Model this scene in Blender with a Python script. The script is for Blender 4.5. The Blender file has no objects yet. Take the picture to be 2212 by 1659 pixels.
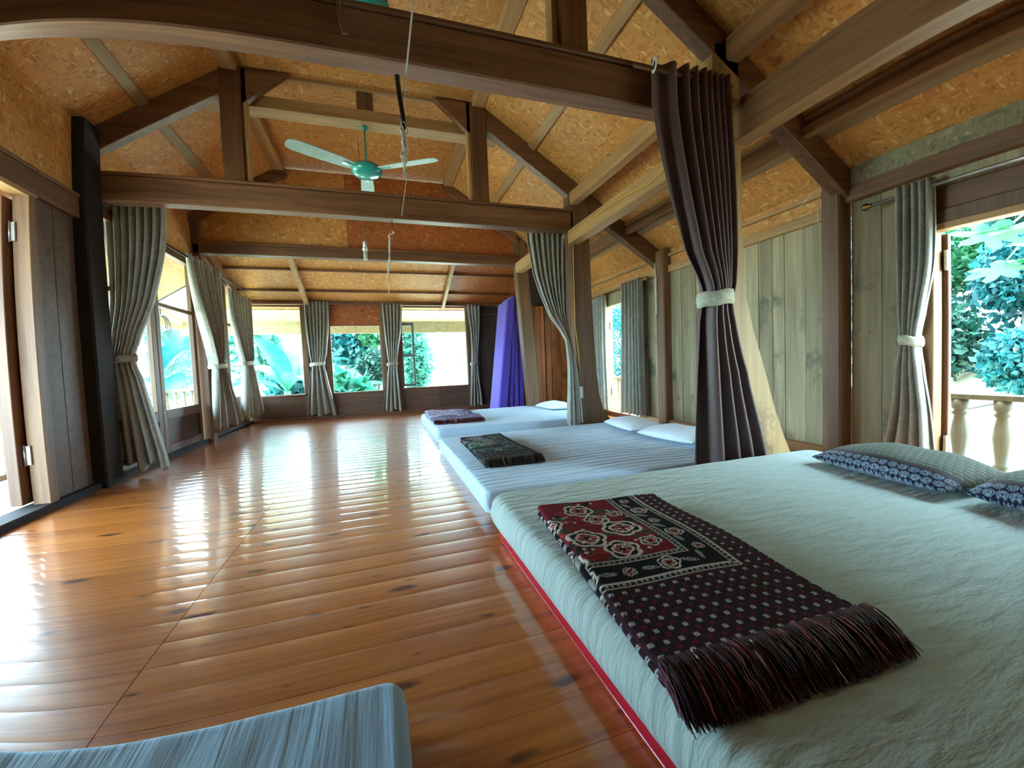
import bpy, bmesh, math, random
import numpy as np
from mathutils import Matrix, Vector

SC = bpy.context.scene
COL = SC.collection
rnd = random.Random(7)
PI = math.pi

# ------------------------------------------------------------------ camera (ultra-wide phone lens)
YAW, PITCH, ROLL, CAM_H = 0.31466, -0.048177, -0.040666, 0.8
cd = bpy.data.cameras.new('camera')
cam = bpy.data.objects.new('camera', cd)
COL.objects.link(cam)
cd.type = 'PANO'
cd.panorama_type = 'FISHEYE_LENS_POLYNOMIAL'
cd.sensor_fit = 'HORIZONTAL'
cd.sensor_width = 36.0
cd.fisheye_fov = PI
cd.fisheye_polynomial_k0 = 0.0
cd.fisheye_polynomial_k1 = -0.07137373792865435
cd.fisheye_polynomial_k2 = 0.0003725075815780593
cd.fisheye_polynomial_k3 = 9.321013525771936e-05
cd.fisheye_polynomial_k4 = -2.812556165113732e-06
cd.clip_start = 0.01
cd.clip_end = 500
fw = Vector((math.sin(YAW)*math.cos(PITCH), math.cos(YAW)*math.cos(PITCH), math.sin(PITCH)))
rt = Vector((math.cos(YAW), -math.sin(YAW), 0))
up = rt.cross(fw)
r2 = rt*math.cos(ROLL) + up*math.sin(ROLL)
u2 = -rt*math.sin(ROLL) + up*math.cos(ROLL)
mw = Matrix.Identity(4)
for i in range(3):
    mw[i][0], mw[i][1], mw[i][2] = r2[i], u2[i], -fw[i]
mw[2][3] = CAM_H
cam.matrix_world = mw
SC.camera = cam

# ------------------------------------------------------------------ world, sun, exposure
wd = bpy.data.worlds.new('sky')
SC.world = wd
wd.use_nodes = True
bg = wd.node_tree.nodes['Background']
bg.inputs[0].default_value = (0.54, 0.82, 1.0, 1)
bg.inputs[1].default_value = 20.0
sd = bpy.data.lights.new('sun', 'SUN')
sd.energy = 8.0
sd.angle = 0.02
sd.color = (1.0, 0.96, 0.86)
so = bpy.data.objects.new('sun', sd)
COL.objects.link(so)
so.rotation_euler = (math.radians(24), math.radians(3), 0)
SC.view_settings.view_transform = 'Standard'
SC.view_settings.look = 'None'
SC.view_settings.gamma = 1.0
SC.view_settings.use_curve_mapping = False
SC.view_settings.exposure = 0.78
SC.cycles.use_denoising = True
SC.cycles.use_adaptive_sampling = True
SC.cycles.adaptive_threshold = 0.04
SC.cycles.max_bounces = 9
SC.cycles.diffuse_bounces = 5
SC.cycles.glossy_bounces = 4
SC.cycles.transparent_max_bounces = 12
SC.cycles.caustics_reflective = False
SC.cycles.caustics_refractive = False
SC.cycles.sample_clamp_indirect = 12.0

# ------------------------------------------------------------------ helpers
def lin(r, g, b):
    f = lambda c: (c/255/12.92) if c/255 <= 0.04045 else ((c/255+0.055)/1.055)**2.4
    return (f(r), f(g), f(b), 1.0)

def setp(o, label=None, cat=None, group=None, kind=None):
    if label: o['label'] = label
    if cat: o['category'] = cat
    if group: o['group'] = group
    if kind: o['kind'] = kind
    return o

def empty(name, loc, label=None, cat=None, group=None, kind=None):
    o = bpy.data.objects.new(name, None)
    o.empty_display_size = 0.1
    o.location = loc
    COL.objects.link(o)
    return setp(o, label, cat, group, kind)

def wloc(o):
    v = Vector((0, 0, 0))
    while o is not None:
        v += o.location
        o = o.parent
    return v

def add(name, me, mat, parent=None, smooth=False):
    """mesh with world coordinates -> object; under a parent the data is moved to the parent's frame"""
    if mat is not None and len(me.materials) == 0:
        me.materials.append(mat)
    if smooth:
        me.polygons.foreach_set('use_smooth', [True]*len(me.polygons))
    o = bpy.data.objects.new(name, me)
    COL.objects.link(o)
    if parent is not None:
        o.parent = parent
        me.transform(Matrix.Translation(-wloc(parent)))
    return o

def pyd(name, v, f, mat, parent=None, smooth=False):
    me = bpy.data.meshes.new(name)
    me.from_pydata([tuple(p) for p in v], [], [tuple(q) for q in f])
    me.update()
    return add(name, me, mat, parent, smooth)

def bm2(name, bm, mat, parent=None, smooth=False):
    me = bpy.data.meshes.new(name)
    bmesh.ops.recalc_face_normals(bm, faces=bm.faces)
    bm.to_mesh(me)
    bm.free()
    return add(name, me, mat, parent, smooth)

def bmbox(bm, x0, x1, y0, y1, z0, z1, bev=0.0):
    vs = [bm.verts.new(p) for p in ((x0,y0,z0),(x1,y0,z0),(x1,y1,z0),(x0,y1,z0),(x0,y0,z1),(x1,y0,z1),(x1,y1,z1),(x0,y1,z1))]
    fs = [bm.faces.new([vs[i] for i in q]) for q in ((0,3,2,1),(4,5,6,7),(0,1,5,4),(1,2,6,5),(2,3,7,6),(3,0,4,7))]
    if bev:
        es = list({e for f in fs for e in f.edges})
        bmesh.ops.bevel(bm, geom=es, offset=bev, segments=1, affect='EDGES', profile=0.5)

def box(name, x, y, z, mat, parent=None, bev=0.004):
    bm = bmesh.new()
    bmbox(bm, x[0], x[1], y[0], y[1], z[0], z[1], bev)
    return bm2(name, bm, mat, parent)

def prism(name, pts, axis, c0, c1, mat, parent=None, bev=0.004):
    """polygon (2D) pushed along an axis: 'y' -> (x,z), 'x' -> (y,z), 'z' -> (x,y)"""
    mk = {'y': lambda p, c: (p[0], c, p[1]), 'x': lambda p, c: (c, p[0], p[1]), 'z': lambda p, c: (p[0], p[1], c)}[axis]
    bm = bmesh.new()
    a = [bm.verts.new(mk(p, c0)) for p in pts]
    b = [bm.verts.new(mk(p, c1)) for p in pts]
    n = len(pts)
    bm.faces.new(a); bm.faces.new(b[::-1])
    for i in range(n):
        bm.faces.new([a[i], b[i], b[(i+1) % n], a[(i+1) % n]])
    if bev:
        bmesh.ops.bevel(bm, geom=list(bm.edges), offset=bev, segments=1, affect='EDGES', profile=0.5)
    return bm2(name, bm, mat, parent)

def tube_geo(pts, r, n=8, cap=True):
    pts = [Vector(p) for p in pts]
    rr = r if isinstance(r, (list, tuple)) else [r]*len(pts)
    V, F = [], []
    ref = Vector((0.31, 0.17, 0.93)).normalized()
    for i, p in enumerate(pts):
        t = (pts[min(i+1, len(pts)-1)] - pts[max(i-1, 0)]).normalized()
        a = t.cross(ref)
        if a.length < 1e-3: a = t.cross(Vector((1, 0, 0)))
        a.normalize(); b = t.cross(a)
        for k in range(n):
            q = 2*PI*k/n
            V.append(p + (a*math.cos(q) + b*math.sin(q))*rr[i])
    for i in range(len(pts)-1):
        for k in range(n):
            F.append((i*n+k, i*n+(k+1) % n, (i+1)*n+(k+1) % n, (i+1)*n+k))
    if cap:
        F.append(tuple(range(n))[::-1]); F.append(tuple((len(pts)-1)*n+k for k in range(n)))
    return V, F

def tube(name, pts, r, mat, parent=None, n=8):
    V, F = tube_geo(pts, r, n)
    return pyd(name, V, F, mat, parent, True)

def lathe(name, prof, c, mat, parent=None, n=24, axis='z', squash=(1, 1)):
    V, F = [], []
    for r, h in prof:
        for k in range(n):
            q = 2*PI*k/n
            x, y = r*math.cos(q)*squash[0], r*math.sin(q)*squash[1]
            p = {'z': (x, y, h), 'x': (h, x, y), 'y': (x, h, y)}[axis]
            V.append((c[0]+p[0], c[1]+p[1], c[2]+p[2]))
    for i in range(len(prof)-1):
        for k in range(n):
            F.append((i*n+k, i*n+(k+1) % n, (i+1)*n+(k+1) % n, (i+1)*n+k))
    if prof[0][0] > 1e-6: F.append(tuple(range(n))[::-1])
    if prof[-1][0] > 1e-6: F.append(tuple((len(prof)-1)*n+k for k in range(n)))
    return pyd(name, V, F, mat, parent, True)

def grid_faces(nu, nv):
    return [(j*nu+i, j*nu+i+1, (j+1)*nu+i+1, (j+1)*nu+i) for j in range(nv-1) for i in range(nu-1)]

def vcol(o, cols):
    me = o.data
    at = me.color_attributes.new('Col', 'FLOAT_COLOR', 'POINT')
    a = np.ones((len(me.vertices), 4), dtype=np.float32)
    a[:, :3] = cols
    at.data.foreach_set('color', a.ravel())

# ------------------------------------------------------------------ materials
def newmat(name):
    m = bpy.data.materials.new(name)
    m.use_nodes = True
    nt = m.node_tree
    b = nt.nodes['Principled BSDF']
    return m, nt, b

def nd(nt, t, **kw):
    n = nt.nodes.new('ShaderNode'+t)
    for k, v in kw.items(): setattr(n, k, v)
    return n

def coords(nt, scale, per_object=True, kind='Object'):
    tc = nd(nt, 'TexCoord')
    src = tc.outputs[kind]
    if per_object:
        oi = nd(nt, 'ObjectInfo')
        mu = nd(nt, 'VectorMath', operation='MULTIPLY_ADD')
        cb = nd(nt, 'CombineXYZ')
        for i in range(3): nt.links.new(oi.outputs['Random'], cb.inputs[i])
        nt.links.new(cb.outputs[0], mu.inputs[0])
        mu.inputs[1].default_value = (37.0, 53.0, 71.0)
        nt.links.new(src, mu.inputs[2])
        src = mu.outputs[0]
    mp = nd(nt, 'Mapping')
    mp.inputs['Scale'].default_value = scale
    nt.links.new(src, mp.inputs['Vector'])
    return mp.outputs[0]

def noise(nt, vec, scale, detail=4.0, rough=0.55, dist=0.0):
    n = nd(nt, 'TexNoise')
    nt.links.new(vec, n.inputs['Vector'])
    n.inputs['Scale'].default_value = scale
    n.inputs['Detail'].default_value = detail
    n.inputs['Roughness'].default_value = rough
    n.inputs['Distortion'].default_value = dist
    return n.outputs['Fac'] if 'Fac' in n.outputs else n.outputs[0]

def ramp(nt, fac, stops):
    r = nd(nt, 'ValToRGB')
    e = r.color_ramp.elements
    while len(e) < len(stops): e.new(0.5)
    for k, (p, c) in enumerate(stops):
        e[k].position = p
        e[k].color = c
    nt.links.new(fac, r.inputs[0])
    return r.outputs[0]

def mixc(nt, fac, a, b, mode='MIX'):
    m = nd(nt, 'MixRGB', blend_type=mode)
    for s, v in ((m.inputs[0], fac), (m.inputs[1], a), (m.inputs[2], b)):
        if hasattr(v, 'links'): nt.links.new(v, s)
        else: s.default_value = v
    return m.outputs[0]

def bump(nt, b, h, strength, dist=0.01):
    n = nd(nt, 'Bump')
    n.inputs['Strength'].default_value = strength
    n.inputs['Distance'].default_value = dist
    nt.links.new(h, n.inputs['Height'])
    nt.links.new(n.outputs[0], b.inputs['Normal'])

def plain(name, c, rough=0.6, metal=0.0, coat=0.0):
    m, nt, b = newmat(name)
    b.inputs['Roughness'].default_value = rough
    b.inputs['Metallic'].default_value = metal
    b.inputs['Coat Weight'].default_value = coat
    v = coords(nt, (1, 1, 1))
    f = noise(nt, v, 18.0, 3.0)
    d = tuple(x*0.82 for x in c[:3])+(1,)
    nt.links.new(ramp(nt, f, [(0.3, d), (0.7, c)]), b.inputs['Base Color'])
    return m

def wood(name, dark, light, grain, rough=0.5, coat=0.0, var=0.35, bmp=0.15, stain=None):
    """grain: the axis along which the fibres run"""
    m, nt, b = newmat(name)
    sc = {'x': (1.2, 22, 22), 'y': (22, 1.2, 22), 'z': (22, 22, 1.2)}[grain]
    v = coords(nt, sc)
    f = noise(nt, v, 1.0, 6.0, 0.6, 0.6)
    c = ramp(nt, f, [(0.28, dark), (0.72, light)])
    sc2 = {'x': (0.5, 3, 3), 'y': (3, 0.5, 3), 'z': (3, 3, 0.5)}[grain]
    f2 = noise(nt, coords(nt, sc2), 1.0, 3.0)
    c = mixc(nt, 0.55, c, ramp(nt, f2, [(0.3, (0.45, 0.45, 0.45, 1)), (0.65, (1.0, 1.0, 1.0, 1))]), 'MULTIPLY')
    if stain:
        f3 = noise(nt, coords(nt, (2.2, 2.2, 2.2)), 1.0, 5.0, 0.65)
        c = mixc(nt, ramp(nt, f3, [(0.56, (0, 0, 0, 1)), (0.68, (1, 1, 1, 1))]), c, stain)
    oi = nd(nt, 'ObjectInfo')
    c = mixc(nt, 1.0, c, ramp(nt, oi.outputs['Random'], [(0.0, (1-var, 1-var, 1-var, 1)), (1.0, (1, 1, 1, 1))]), 'MULTIPLY')
    nt.links.new(c, b.inputs['Base Color'])
    b.inputs['Roughness'].default_value = rough
    b.inputs['Coat Weight'].default_value = coat
    b.inputs['Coat Roughness'].default_value = 0.2
    bump(nt, b, f, bmp, 0.004)
    return m

def osb(name, dark, mid, light):
    m, nt, b = newmat(name)
    v0 = coords(nt, (1, 1, 1))
    nz = nd(nt, 'TexNoise')
    nz.inputs['Scale'].default_value = 5.0
    nz.inputs['Detail'].default_value = 1.5
    nt.links.new(v0, nz.inputs['Vector'])
    dis = nd(nt, 'VectorMath', operation='MULTIPLY_ADD')
    nt.links.new(nz.outputs['Color'], dis.inputs[0])
    dis.inputs[1].default_value = (0.10, 0.10, 0.10)
    nt.links.new(v0, dis.inputs[2])
    outs = []
    for sc in ((62, 17, 44), (17, 62, 30)):
        mp = nd(nt, 'Mapping')
        mp.inputs['Scale'].default_value = sc
        nt.links.new(dis.outputs[0], mp.inputs['Vector'])
        vo = nd(nt, 'TexVoronoi')
        vo.inputs['Scale'].default_value = 1.0
        nt.links.new(mp.outputs[0], vo.inputs['Vector'])
        sp = nd(nt, 'SeparateColor')
        nt.links.new(vo.outputs['Color'], sp.inputs[0])
        outs.append(sp.outputs[0])
    sel = noise(nt, v0, 9.0, 2.0)
    f = mixc(nt, ramp(nt, sel, [(0.45, (0, 0, 0, 1)), (0.55, (1, 1, 1, 1))]), outs[0], outs[1])
    c = ramp(nt, f, [(0.0, dark), (0.3, mid), (0.82, mid), (1.0, light)])
    big = noise(nt, v0, 1.6, 3.0)
    c = mixc(nt, 0.6, c, ramp(nt, big, [(0.3, (0.72, 0.66, 0.6, 1)), (0.7, (1, 1, 1, 1))]), 'MULTIPLY')
    fine = noise(nt, v0, 60.0, 3.0)
    c = mixc(nt, 0.3, c, ramp(nt, fine, [(0.35, (0.4, 0.4, 0.4, 1)), (0.6, (1, 1, 1, 1))]), 'MULTIPLY')
    nt.links.new(c, b.inputs['Base Color'])
    b.inputs['Roughness'].default_value = 0.62
    bump(nt, b, f, 0.12, 0.003)
    return m

def floor_mat():
    m, nt, b = newmat('varnished_pine')
    g = noise(nt, coords(nt, (1.1, 34, 8)), 1.0, 7.0, 0.62, 0.9)
    c = ramp(nt, g, [(0.25, lin(164, 88, 32)), (0.55, lin(206, 128, 54)), (0.8, lin(228, 158, 82))])
    lo = noise(nt, coords(nt, (0.8, 5, 1)), 1.0, 2.0)
    c = mixc(nt, 0.6, c, ramp(nt, lo, [(0.3, (0.62, 0.52, 0.42, 1)), (0.7, (1, 1, 1, 1))]), 'MULTIPLY')
    v = coords(nt, (3.2, 9.0, 0.01))
    wob = nd(nt, 'TexNoise'); wob.inputs['Scale'].default_value = 2.0
    nt.links.new(v, wob.inputs['Vector'])
    ma = nd(nt, 'VectorMath', operation='MULTIPLY_ADD')
    nt.links.new(wob.outputs['Color'], ma.inputs[0]); ma.inputs[1].default_value = (0.35, 0.35, 0); nt.links.new(v, ma.inputs[2])
    vo = nd(nt, 'TexVoronoi'); vo.inputs['Scale'].default_value = 1.0; vo.voronoi_dimensions = '2D'
    nt.links.new(ma.outputs[0], vo.inputs['Vector'])
    sp = nd(nt, 'SeparateColor'); nt.links.new(vo.outputs['Color'], sp.inputs[0])
    th = nd(nt, 'Math', operation='MULTIPLY'); nt.links.new(sp.outputs[1], th.inputs[0]); th.inputs[1].default_value = 0.2
    k = nd(nt, 'Math', operation='SUBTRACT'); nt.links.new(th.outputs[0], k.inputs[0]); nt.links.new(vo.outputs['Distance'], k.inputs[1])
    gt = nd(nt, 'Math', operation='GREATER_THAN'); nt.links.new(sp.outputs[0], gt.inputs[0]); gt.inputs[1].default_value = 0.3
    kk = nd(nt, 'Math', operation='MULTIPLY'); nt.links.new(k.outputs[0], kk.inputs[0]); nt.links.new(gt.outputs[0], kk.inputs[1])
    kf = ramp(nt, kk.outputs[0], [(0.0, (0, 0, 0, 1)), (0.09, (1, 1, 1, 1))])
    c = mixc(nt, kf, c, lin(92, 40, 18))
    oi = nd(nt, 'ObjectInfo')
    c = mixc(nt, 1.0, c, ramp(nt, oi.outputs['Random'], [(0.0, (0.78, 0.72, 0.66, 1)), (0.5, (0.92, 0.88, 0.84, 1)), (1.0, (1, 1, 1, 1))]), 'MULTIPLY')
    nt.links.new(c, b.inputs['Base Color'])
    b.inputs['Roughness'].default_value = 0.32
    b.inputs['Coat Weight'].default_value = 1.0
    b.inputs['Coat Roughness'].default_value = 0.07
    b.inputs['Coat IOR'].default_value = 1.55
    w = noise(nt, coords(nt, (0.9, 9, 1)), 1.0, 2.0)
    n1 = nd(nt, 'Bump'); n1.inputs['Strength'].default_value = 0.25; n1.inputs['Distance'].default_value = 0.004
    nt.links.new(w, n1.inputs['Height'])
    nt.links.new(n1.outputs[0], b.inputs['Normal']); nt.links.new(n1.outputs[0], b.inputs['Coat Normal'])
    return m

def cloth(name, c1, c2, scale=90.0, rough=0.85, sheen=0.2, pattern=0.0, trans=0.0):
    m, nt, b = newmat(name)
    v = coords(nt, (1, 1, 1), per_object=False)
    f = noise(nt, v, scale, 2.0)
    c = ramp(nt, f, [(0.35, c1), (0.65, c2)])
    if pattern:
        p = noise(nt, v, 7.0, 2.0, 0.5, 1.5)
        c = mixc(nt, pattern, c, ramp(nt, p, [(0.46, (0.55, 0.55, 0.55, 1)), (0.54, (1.25, 1.25, 1.2, 1))]), 'MULTIPLY')
    nt.links.new(c, b.inputs['Base Color'])
    b.inputs['Roughness'].default_value = rough
    b.inputs['Sheen Weight'].default_value = sheen
    bump(nt, b, f, 0.08, 0.001)
    if trans:
        tr = nd(nt, 'BsdfTranslucent'); nt.links.new(c, tr.inputs[0])
        mx = nd(nt, 'MixShader'); mx.inputs[0].default_value = trans
        nt.links.new(b.outputs[0], mx.inputs[1]); nt.links.new(tr.outputs[0], mx.inputs[2])
        nt.links.new(mx.outputs[0], nt.nodes['Material Output'].inputs[0])
    return m

def sheet_mat(name, c, sx, sy, strength):
    m, nt, b = newmat(name)
    f = noise(nt, coords(nt, (sx, sy, 4), per_object=False), 1.0, 4.0, 0.5, 0.15)
    f2 = noise(nt, coords(nt, (1.3, 1.3, 1.3), per_object=False), 1.0, 3.0)
    nt.links.new(mixc(nt, 0.5, c, ramp(nt, f2, [(0.3, tuple(x*0.86 for x in c[:3])+(1,)), (0.7, c)])), b.inputs['Base Color'])
    b.inputs['Roughness'].default_value = 0.8
    b.inputs['Sheen Weight'].default_value = 0.15
    bump(nt, b, f, strength, 0.02)
    return m

def leafmat(name, c1, c2, trans=0.45):
    m, nt, b = newmat(name)
    f = noise(nt, coords(nt, (1, 1, 1)), 3.0, 2.0)
    c = ramp(nt, f, [(0.3, c1), (0.7, c2)])
    nt.links.new(c, b.inputs['Base Color'])
    b.inputs['Roughness'].default_value = 0.45
    tr = nd(nt, 'BsdfTranslucent'); nt.links.new(c, tr.inputs[0])
    mx = nd(nt, 'MixShader'); mx.inputs[0].default_value = trans
    nt.links.new(b.outputs[0], mx.inputs[1]); nt.links.new(tr.outputs[0], mx.inputs[2])
    nt.links.new(mx.outputs[0], nt.nodes['Material Output'].inputs[0])
    return m

def glassmat():
    m, nt, b = newmat('window_glass')
    tr = nd(nt, 'BsdfTransparent'); tr.inputs[0].default_value = (0.93, 0.98, 0.97, 1)
    gl = nd(nt, 'BsdfGlossy'); gl.inputs['Roughness'].default_value = 0.03
    lw = nd(nt, 'Fresnel'); lw.inputs[0].default_value = 1.45
    mx = nd(nt, 'MixShader')
    nt.links.new(lw.outputs[0], mx.inputs[0]); nt.links.new(tr.outputs[0], mx.inputs[1]); nt.links.new(gl.outputs[0], mx.inputs[2])
    nt.links.new(mx.outputs[0], nt.nodes['Material Output'].inputs[0])
    return m

def colmat(name, rough=0.85, sheen=0.1, bstr=0.4):
    m, nt, b = newmat(name)
    a = nd(nt, 'Attribute'); a.attribute_name = 'Col'
    f = noise(nt, coords(nt, (1, 1, 1), per_object=False), 260.0, 2.0)
    nt.links.new(mixc(nt, 0.5, a.outputs['Color'], ramp(nt, f, [(0.3, (0.6, 0.6, 0.6, 1)), (0.7, (1, 1, 1, 1))]), 'MULTIPLY'), b.inputs['Base Color'])
    b.inputs['Roughness'].default_value = rough
    b.inputs['Sheen Weight'].default_value = sheen
    b.inputs['Specular IOR Level'].default_value = 0.15
    bump(nt, b, f, bstr, 0.002)
    return m

MAT = {}
MAT['osb'] = osb('strand_board', lin(176, 112, 52), lin(212, 148, 76), lin(234, 188, 122))
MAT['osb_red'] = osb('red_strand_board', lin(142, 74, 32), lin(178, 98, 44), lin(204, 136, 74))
MAT['osb_pale'] = osb('pale_plywood', lin(176, 160, 124), lin(200, 186, 150), lin(220, 208, 176))
MAT['osb_grey'] = osb('weathered_strand_board', lin(120, 114, 86), lin(152, 144, 110), lin(180, 172, 136))
MAT['floor'] = floor_mat()
MAT['dark_x'] = wood('dark_brown_timber_across', lin(98, 62, 40), lin(156, 108, 72), 'x', 0.5, 0.0)
MAT['dark_y'] = wood('dark_brown_timber_along', lin(98, 62, 40), lin(156, 108, 72), 'y', 0.5, 0.0)
MAT['dark_z'] = wood('dark_brown_timber_upright', lin(92, 58, 38), lin(146, 98, 64), 'z', 0.5, 0.0)
MAT['brown_x'] = wood('brown_timber_across', lin(104, 64, 40), lin(160, 108, 72), 'x', 0.55)
MAT['brown_y'] = wood('brown_timber_along', lin(128, 84, 48), lin(178, 126, 78), 'y', 0.55)
MAT['tan_y'] = wood('tan_batten', lin(150, 116, 76), lin(186, 152, 106), 'y', 0.6)
MAT['cream_strip'] = plain('pale_cream_strip', lin(206, 190, 150), 0.8)
MAT['brown_z'] = wood('brown_timber_upright', lin(104, 72, 46), lin(156, 114, 78), 'z', 0.55)
MAT['pine_x'] = wood('pale_pine_across', lin(168, 122, 74), lin(206, 164, 110), 'x', 0.55)
MAT['pine_y'] = wood('pale_pine_along', lin(168, 122, 74), lin(206, 164, 110), 'y', 0.55)
MAT['pine_z'] = wood('pale_pine_upright', lin(168, 122, 74), lin(206, 164, 110), 'z', 0.55)
MAT['plank'] = wood('grey_wall_plank', lin(160, 142, 104), lin(208, 192, 150), 'z', 0.7, 0, 0.42, 0.2, lin(104, 98, 78))
MAT['plank_dark'] = wood('dark_wall_plank', lin(58, 46, 40), lin(92, 74, 62), 'z', 0.7, 0, 0.3)
MAT['wains'] = wood('brown_low_board', lin(84, 58, 42), lin(126, 94, 70), 'x', 0.6, 0, 0.3)
MAT['orange'] = wood('orange_bark_board', lin(136, 70, 24), lin(226, 138, 64), 'z', 0.6, 0, 0.45, 0.6, lin(60, 30, 14))
MAT['porch'] = wood('porch_board', lin(150, 128, 100), lin(196, 178, 150), 'y', 0.7)
MAT['grey_frame'] = wood('grey_blue_frame', lin(150, 172, 172), lin(176, 196, 196), 'z', 0.6)  # pale grey-blue tone, used on the casement alone
MAT['post_tan'] = wood('stained_tan_post', lin(146, 114, 66), lin(186, 150, 94), 'z', 0.6, 0.0, 0.1, 0.15, lin(96, 66, 36))
MAT['rail'] = wood('shaded_rail_timber', lin(74, 64, 44), lin(104, 92, 66), 'z', 0.6)  # shade of the overhang put into a darker timber colour
MAT['sill'] = wood('black_brown_sill', lin(24, 17, 15), lin(42, 30, 26), 'y', 0.85)
MAT['curtain'] = cloth('silver_taupe_damask', lin(150, 147, 134), lin(174, 171, 157), 110.0, 0.45, 0.2, 0.2, 0.25)
MAT['curtain_b'] = cloth('chocolate_satin', lin(88, 68, 66), lin(100, 78, 76), 200.0, 0.52, 0.1, 0.0, 0.0)
MAT['band'] = cloth('pale_tieback_cloth', lin(178, 180, 156), lin(206, 206, 186), 90.0, 0.7, 0.2, 0.3)
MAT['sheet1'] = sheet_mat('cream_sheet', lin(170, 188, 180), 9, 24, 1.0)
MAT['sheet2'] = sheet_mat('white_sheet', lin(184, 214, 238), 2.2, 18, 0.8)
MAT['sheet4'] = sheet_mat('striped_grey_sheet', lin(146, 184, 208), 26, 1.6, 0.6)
MAT['red'] = plain('red_plastic_cover', lin(196, 20, 56), 0.3, 0, 0.3)
MAT['purple'] = cloth('purple_foam_cover', lin(82, 60, 172), lin(100, 78, 190), 60.0, 0.8, 0.2)
MAT['teal'] = plain('teal_enamel', lin(40, 168, 158), 0.25, 0.0, 0.6)
MAT['blade'] = plain('pale_blue_fan_blade', lin(176, 206, 204), 0.4)
MAT['steel'] = plain('galvanised_steel', lin(190, 190, 186), 0.35, 0.9)
MAT['brass'] = plain('old_brass', lin(150, 116, 60), 0.35, 0.9)
MAT['white'] = plain('white_plastic', lin(236, 238, 236), 0.4)
MAT['black'] = plain('black_rubber', lin(16, 13, 12), 0.4)
MAT['string'] = plain('white_string', lin(222, 220, 208), 0.9)
MAT['yellow'] = plain('yellow_cable', lin(214, 160, 40), 0.5)
MAT['bulb'] = plain('white_lamp_glass', lin(240, 242, 240), 0.2, 0, 0.4)
MAT['glass'] = glassmat()
MAT['print'] = colmat('woven_print', 0.95, 0.0)
MAT['pilprint'] = colmat('printed_cotton', 0.7, 0.1, 0.15)
MAT['fringe'] = colmat('maroon_fringe_yarn', 0.5, 0.1, 0.0)
MAT['fringe_b'] = colmat('black_fringe_yarn', 0.55, 0.1, 0.0)
MAT['leaf_banana'] = leafmat('banana_leaf', lin(22, 92, 74), lin(52, 120, 90), 0.5)
MAT['leaf_teal'] = leafmat('bluish_leaf', lin(10, 72, 76), lin(34, 102, 100), 0.4)
MAT['leaf_dark'] = leafmat('dark_leaf', lin(8, 48, 40), lin(26, 76, 58), 0.3)
MAT['leaf_lime'] = leafmat('lime_leaf', lin(26, 92, 58), lin(62, 118, 74), 0.45)
MAT['leaf_pale'] = leafmat('pale_mint_leaf', lin(40, 112, 98), lin(84, 146, 122), 0.5)
MAT['bark'] = wood('pale_bark', lin(90, 110, 104), lin(130, 150, 140), 'z', 0.8)
MAT['stem'] = plain('green_stalk', lin(86, 128, 96), 0.5)
MAT['soil'] = plain('pale_dry_soil', lin(206, 198, 172), 0.9)
MAT['grassy'] = plain('grassy_slope', lin(30, 92, 76), 0.9)

# ------------------------------------------------------------------ the setting
RY0, RY1 = -1.6, 7.7          # room ends along Y
XL, XR = -2.05, 3.2           # left and right wall planes
EAVE_L, EAVE_R = -3.35, 3.5
def roofz(x, off=0.0):
    return 3.40 + off - 0.635*(abs(x)-1.05)

# floor: sub-floor with one object per plank
flo = box('floor', (XL-0.1, XR+0.06), (RY0, RY1+0.06), (-0.14, -0.03), MAT['dark_x'], None, 0)
setp(flo, 'glossy varnished orange pine plank floor of the long room', 'floor', None, 'structure')
def plank_mesh(x0, x1, w):
    nx, prof = 2, []
    hw = w/2 - 0.0006
    for k in range(9):
        t = -1 + 2*k/8
        prof.append((t*hw, -0.00036*t*t))
    rows = [(y, z - (0.0008 if abs(abs(y)-hw) < 1e-6 else 0)) for y, z in prof]
    V, F = [], []
    n = len(rows)
    for x in (x0, x1): V += [(x, y, z) for y, z in rows]
    for i in range(n-1): F.append((i, n+i, n+i+1, i+1))
    nt_ = len(F)
    for x in (x0, x1):                      # end caps and side faces keep their own vertices
        b = len(V)
        V += [(x, y, z) for y, z in rows] + [(x, hw, -0.03), (x, -hw, -0.03)]
        F.append(tuple(range(b, b+n+2)) if x == x0 else tuple(range(b+n+1, b-1, -1)))
    for y in (-hw, hw):
        b = len(V)
        V += [(x0, y, rows[0][1]), (x1, y, rows[0][1]), (x1, y, -0.03), (x0, y, -0.03)]
        F.append((b, b+1, b+2, b+3))
    me = bpy.data.meshes.new('plank')
    me.from_pydata(V, [], F); me.update()
    me.polygons.foreach_set('use_smooth', [k < nt_ for k in range(len(F))])
    me.materials.append(MAT['floor'])
    return me
PW = 0.1225
SEAM = -0.672
pm = [plank_mesh(XL, SEAM-0.0012, PW), plank_mesh(SEAM+0.0012, XR, PW)]
floc = wloc(flo)
row = 0
y = RY0 + PW/2
while y < RY1:
    for k in range(2):
        o = bpy.data.objects.new('plank', pm[k])
        COL.objects.link(o)
        o.parent = flo
        o.location = (0, y, rnd.uniform(-0.0002, 0.0002))
        o.rotation_euler = (rnd.gauss(0, 0.0016), rnd.gauss(0, 0.0001), 0)
    y += PW
    row += 1

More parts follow.
